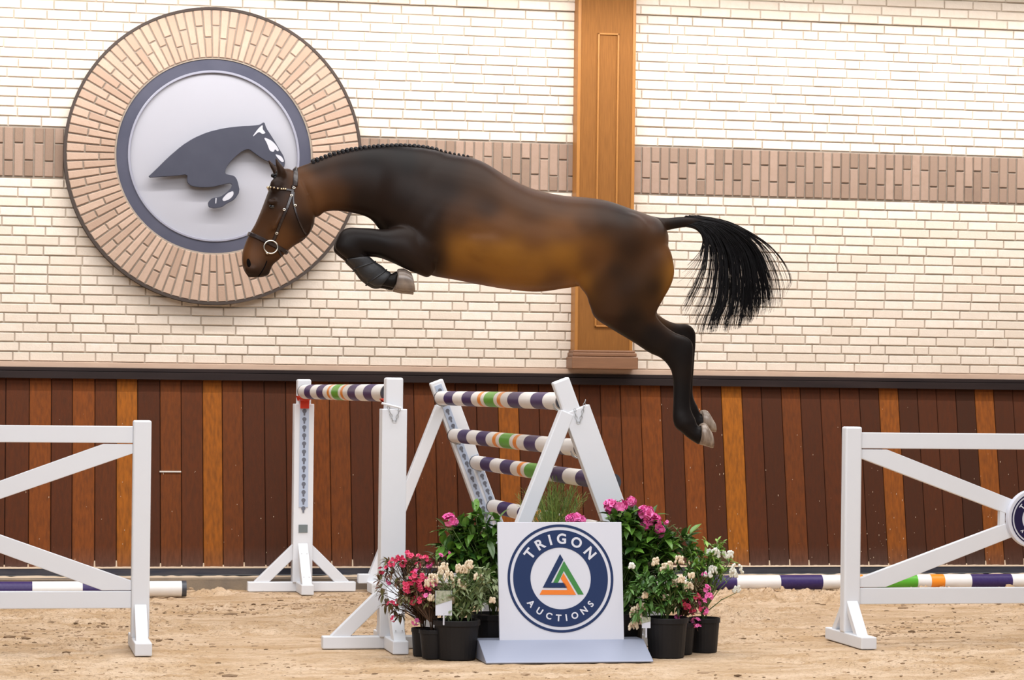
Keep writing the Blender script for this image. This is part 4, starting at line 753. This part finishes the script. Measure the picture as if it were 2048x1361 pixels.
# protective wraps on the front cannons
WRAP = mat('black_leg_boot', (0.012, 0.012, 0.014), 0.5, bump=(60, .3, .004))
for yo, dx, dy in ((-.13, 0, 0), (.12, -3, 5)):
    rows = []
    K = [(694, 518, 733, 514), (697, 521, 738, 516), (711, 537, 750, 524.5), (724, 552, 762, 534), (737, 565, 772, 541), (752, 571, 778, 546), (762, 572, 781, 548)]
    for i, (a, b, c, d) in enumerate(K): g = 1.8 if i % 2 else .6; rows.append((a-g+dx, b+g+dy, c+g+dx, d-g+dy, .044+.002*g, yo))
    v, f = loft(rows, 20, 4, .9); mb = MB(); mb.add(v, f); b_ = mb.build('leg_boot', WRAP, horse, smooth=True)
    for i in (2, 4):
        a, b, c, d = K[i]; mb = MB(); p0, p1 = at(a-2+dx, b+1+dy, YHS+yo), at(c+1+dx, d-1+dy, YHS+yo); cc = (p0+p1)/2; h = (p0-p1)/2
        mb.tube([cc+h*math.cos(t)+Vector((0, math.sin(t)*.047, 0)) for t in [2*math.pi*k/20 for k in range(21)]], .005, 6); mb.build('boot_strap', WRAP, b_, smooth=True)
def side_path_early(pts, s):
    out = []
    for x, y in cr_interp(pts, 5):
        c = at(x, y, YHS-.05); h_ = bvh.ray_cast(Vector((c.x, YHS+s*.6, c.z)), Vector((0, -s, 0)))
        if h_[0]: out.append(h_[0])
    return out
# eyes
for s in (-1, 1):
    c = at(546, 413, YHS+s*.092); hit = bvh.ray_cast(Vector((c.x, YHS+s*.6, c.z)), Vector((0, -s, 0))); p = hit[0] if hit[0] else c
    mb = MB(); mb.ellip(p+Vector((0, -s*.012, 0)), (.021, .018, .017), None, 16, 10); mb.build('eye', mat('dark_eye', (.004, .003, .003), .06, coat=.6), horse, smooth=True)
    c = at(496.5, 529, YHS); hit = bvh.ray_cast(Vector((c.x, YHS+s*.6, c.z)), Vector((0, -s, 0))); p = hit[0] if hit[0] else c
    mb = MB(); mb.ellip(p+Vector((0, -s*.002, 0)), (.013, .008, .032), None, 14, 10, Matrix.Rotation(-.25, 3, 'Y')); mb.build('nostril', mat('nostril_black', (.004, .003, .003), .9, spec=.05), horse, smooth=True)
    mb = MB(); pth = side_path_early([(516, 556), (522, 546), (529, 534), (534, 522)], s)
    if len(pth) > 2: mb.tube(pth, [.0035]*len(pth), 6); mb.build('mouth_line', MATS['nostril_black'], horse, smooth=True)
# mane braids along the crest
MANE = mat('black_hair', (.006, .005, .006), .45, spec=.25); crest = [(622, 325), (650, 313.5), (680, 304.5), (715, 297.5), (760, 293), (800, 292), (850, 295.5), (900, 302.5), (940, 309)]
cl = cr_interp(crest, 12); acc = [0]
for a, b in zip(cl, cl[1:]): acc.append(acc[-1]+math.hypot(*(b-a)))
NBR = 36
for k in range(NBR):
    s = acc[-1]*(k+.4)/NBR; i = max(j for j in range(len(acc)) if acc[j] <= s); i = min(i, len(cl)-2); t = (s-acc[i])/(acc[i+1]-acc[i]); q = cl[i]*(1-t)+cl[i+1]*t
    p = at(q[0], q[1]+.5, YHS); hh_ = bvh.ray_cast(Vector((p.x, YHS-.012, p.z+.4)), Vector((0, 0, -1))); p = hh_[0]+Vector((0, 0, .006)) if hh_[0] else p; sz = (.0125 if k < 29 else .008)*random.uniform(.9, 1.1); mb = MB()
    mb.ellip(p, (sz*1.1, sz*1.2, sz), None, 10, 7); mb.ellip(p+Vector((.003, -.014, -.013)), (sz*.9, sz*.9, sz*1.3), None, 10, 7); mb.tube([p+Vector((-.006, -.012, 0)), p+Vector((.002, -.026, -.006)), p+Vector((.008, -.012, -.012))], .004, 6)
    mb.build('mane_braid', MANE, horse, smooth=True)
mb = MB()
for (a, b, r, yo) in ((546, 351.5, .013, -.02), (555, 352, .020, -.01), (556, 345, .014, 0)): mb.ellip(at(a, b, YHS+yo), (r, r*1.1, r*.95), None, 12, 8)
mb.tube([at(556, 352, YHS-.01), at(548, 356, YHS-.03)], .008, 8); mb.build('forelock_braid', MANE, horse, smooth=True)
# bridle
LEATHER = mat('dark_brown_leather', (.016, .008, .007), .28, spec=.6); BRASS = mat('warm_brass', (.75, .58, .36), .25, .9); LORIN = mat('polished_steel', (.7, .66, .58), .22, .9)
def wrap_loop(cpx, dirpx, n=40, full=True, lift=.004, half=None):
    """closed loop round the head: section plane spanned by Y and a picture direction"""
    c = at(*cpx, YHS); e = at(cpx[0]+dirpx[0], cpx[1]+dirpx[1], YHS)-c; e.normalize(); out = []
    rng = range(n+1) if half is None else range(half[0], half[1]+1)
    for k in rng:
        t = 2*math.pi*k/n; d = e*math.cos(t)+Vector((0, math.sin(t), 0)); h = bvh.ray_cast(c+d*.6, -d, .6)
        if h[0]: out.append((h[0]+h[1]*lift, h[1]))
    return out
def side_path(pts, s, n=10, lift=.004):
    out = []; q = cr_interp(pts, n)
    for x, y in q:
        c = at(x, y, YHS-.09); h = bvh.ray_cast(Vector((c.x, YHS+s*.6, c.z)), Vector((0, -s, 0)))
        if h[0]: out.append((h[0]+h[1]*lift, h[1]))
    return out
def ribbon(path, w_, name, parent, m=LEATHER, th=.005):
    mb = MB(); v = []; n = len(path)
    for i, (p, nm) in enumerate(path):
        d = (path[min(i+1, n-1)][0]-path[max(i-1, 0)][0]).normalized(); s = d.cross(nm).normalized()*w_/2
        v += [p+s, p+s*.7+nm*th, p-s*.7+nm*th, p-s, p-s-nm*.006, p+s-nm*.006]
    f = []
    for i in range(n-1):
        for k in range(6): f.append((i*6+k, i*6+(k+1) % 6, (i+1)*6+(k+1) % 6, (i+1)*6+k))
    f += [tuple(range(6))[::-1], tuple((n-1)*6+k for k in range(6))]; mb.add(v, f); return mb.build(name, m, parent, smooth=False)
def buckle(px, py, s, parent, r=.0065, m=LORIN):
    c = at(px, py, YHS-.09); h = bvh.ray_cast(Vector((c.x, YHS+s*.6, c.z)), Vector((0, -s, 0)))
    if not h[0]: return
    p = h[0]+h[1]*.012; a = Vector((1, 0, 0)); a = (a-h[1]*a.dot(h[1])).normalized(); b = h[1].cross(a); mb = MB()
    mb.tube([p+(a*math.cos(t)*1.2+b*math.sin(t)*.8)*r for t in [2*math.pi*k/12 for k in range(13)]], .0025, 6, None, False); mb.build('buckle', m, parent, smooth=True)
crown = wrap_loop((586, 378), (4, -34), 48, half=(-11, 11)); bridle = ribbon(crown, .030, 'bridle', horse)
nb = wrap_loop((536, 487), (-40, -20), 48, lift=.007); ribbon(nb, .024, 'noseband', bridle)
bb = wrap_loop((585, 385), (-43, -8), 60, half=(-14, 14), lift=.004); br = ribbon(bb, .014, 'browband', bridle)
for i in range(4, len(bb)-4):
    p, nm = bb[i]; mb = MB(); mb.ellip(p+nm*.009, (.006, .006, .006), None, 7, 5); mb.build('brass_bead', BRASS, bridle, smooth=True)
for s in (-1, 1):
    ribbon(side_path([(586, 372), (585, 382), (580, 398), (570, 425), (560, 448), (551, 474), (547, 482)], s), .019, 'cheekpiece', bridle)
    ribbon(side_path([(587, 385), (586, 405), (594, 435), (606, 460), (612, 468)], s), .012, 'throatlatch', bridle)
    ribbon(side_path([(553, 490), (560, 503), (565, 511)], s), .014, 'chin_strap', bridle)
    for (a, b) in ((587, 377), (582, 392), (568, 420), (554, 466), (589, 412)): buckle(a, b, s, bridle)
    c = at(541.5, 494.5, YHS-.075); h = bvh.ray_cast(Vector((c.x, YHS+s*.6, c.z)), Vector((0, -s, 0))); p = (h[0] if h[0] else c)+Vector((0, s*.020, 0)); mb = MB()
    mb.tube([p+Vector((math.cos(t)*.040, 0, math.sin(t)*.038)) for t in [2*math.pi*k/32 for k in range(33)]], .0042, 8, None, False)
    mb.ellip(p+Vector((-.020, 0, -.036)), (.010, .008, .008), None, 10, 7); mb.tube([p+Vector((-.020, 0, -.036)), p+Vector((-.016, -s*.05, -.034))], .007, 8); mb.build('bit_ring', LORIN, bridle, smooth=True)
# tail hair
G = [[(1372, 448), (1398, 452), (1408, 468), (1402, 500), (1375, 530), (1352, 544)], [(1375, 446), (1402, 456), (1412, 490), (1398, 545), (1375, 590), (1358, 618)], [(1380, 444), (1408, 458), (1422, 500), (1412, 570), (1388, 625), (1374, 655)],
     [(1385, 444), (1415, 458), (1434, 510), (1428, 590), (1410, 645), (1404, 672)], [(1390, 443), (1425, 456), (1450, 510), (1450, 590), (1432, 640), (1424, 668)], [(1392, 442), (1432, 454), (1466, 510), (1472, 590), (1462, 640), (1458, 665)],
     [(1395, 441), (1440, 452), (1482, 505), (1492, 580), (1488, 630), (1484, 655)], [(1398, 439), (1448, 450), (1496, 500), (1512, 570), (1514, 615), (1510, 640)], [(1398, 438), (1455, 449), (1510, 495), (1532, 550), (1540, 600), (1536, 628)],
     [(1398, 436), (1460, 447), (1520, 485), (1548, 530), (1562, 580), (1562, 620)], [(1398, 435), (1462, 446), (1528, 482), (1565, 520), (1584, 560), (1576, 580)]]
G = np.array(G, float); dens = [0.22, .35, .45, .8, 1.15, 1.5, 1.4, 1.0, .35, .2, .12]; cum = np.cumsum(dens)/sum(dens); mb = MB(); clumps = []
for c in range(90): clumps.append((RNG.random(), RNG.uniform(-.05, .05), RNG.uniform(.82, 1.05), RNG.normal(0, 4)))
for k in range(1350):
    ci = clumps[RNG.integers(90)]; loose = RNG.random() < .22
    u = RNG.random() if loose else ci[0]+RNG.normal(0, .008); u = min(max(u, 0), .999); j = int(np.searchsorted(cum, u)); lo = cum[j-1] if j else 0; t = (u-lo)/(cum[j]-lo); j2 = min(j+1, len(G)-1); g = G[j]*(1-t)+G[j2]*t
    yo = (RNG.uniform(-.07, .07) if loose else ci[1]+RNG.normal(0, .007)); ln = (RNG.uniform(.6, 1.03) if loose else ci[2]*RNG.uniform(.85, 1.02))
    P = cr_interp(g, 4); n = len(P); pts = []; wv = RNG.normal(0, 2.0); ph = RNG.uniform(0, 6); n_use = max(6, int(n*ln))
    st0 = np.array([RNG.uniform(-30, 0), RNG.uniform(-6, 8)])
    for i in range(min(n_use, n)):
        s = i/(n-1); q = P[i]+np.array([wv*math.sin(s*5+ph)*s+(0 if loose else ci[3]*s*s), 0])+st0*(1-s)**4*np.array([1, 1]); wd = (RNG.normal(0, .3)); pts.append(at(q[0]+wd*s, q[1], YHS+yo*min(1, .25+s*1.3)))
    if len(pts) > 3: m_ = len(pts); mb.tube(pts, [(.0026 if s_ < m_*.35 else .0019*(1-.7*s_/m_)) for s_ in range(m_)], 3, None, False)
th = mb.build('tail_hair', MANE, horse, smooth=True); th['kind'] = 'stuff'; fix(horse)
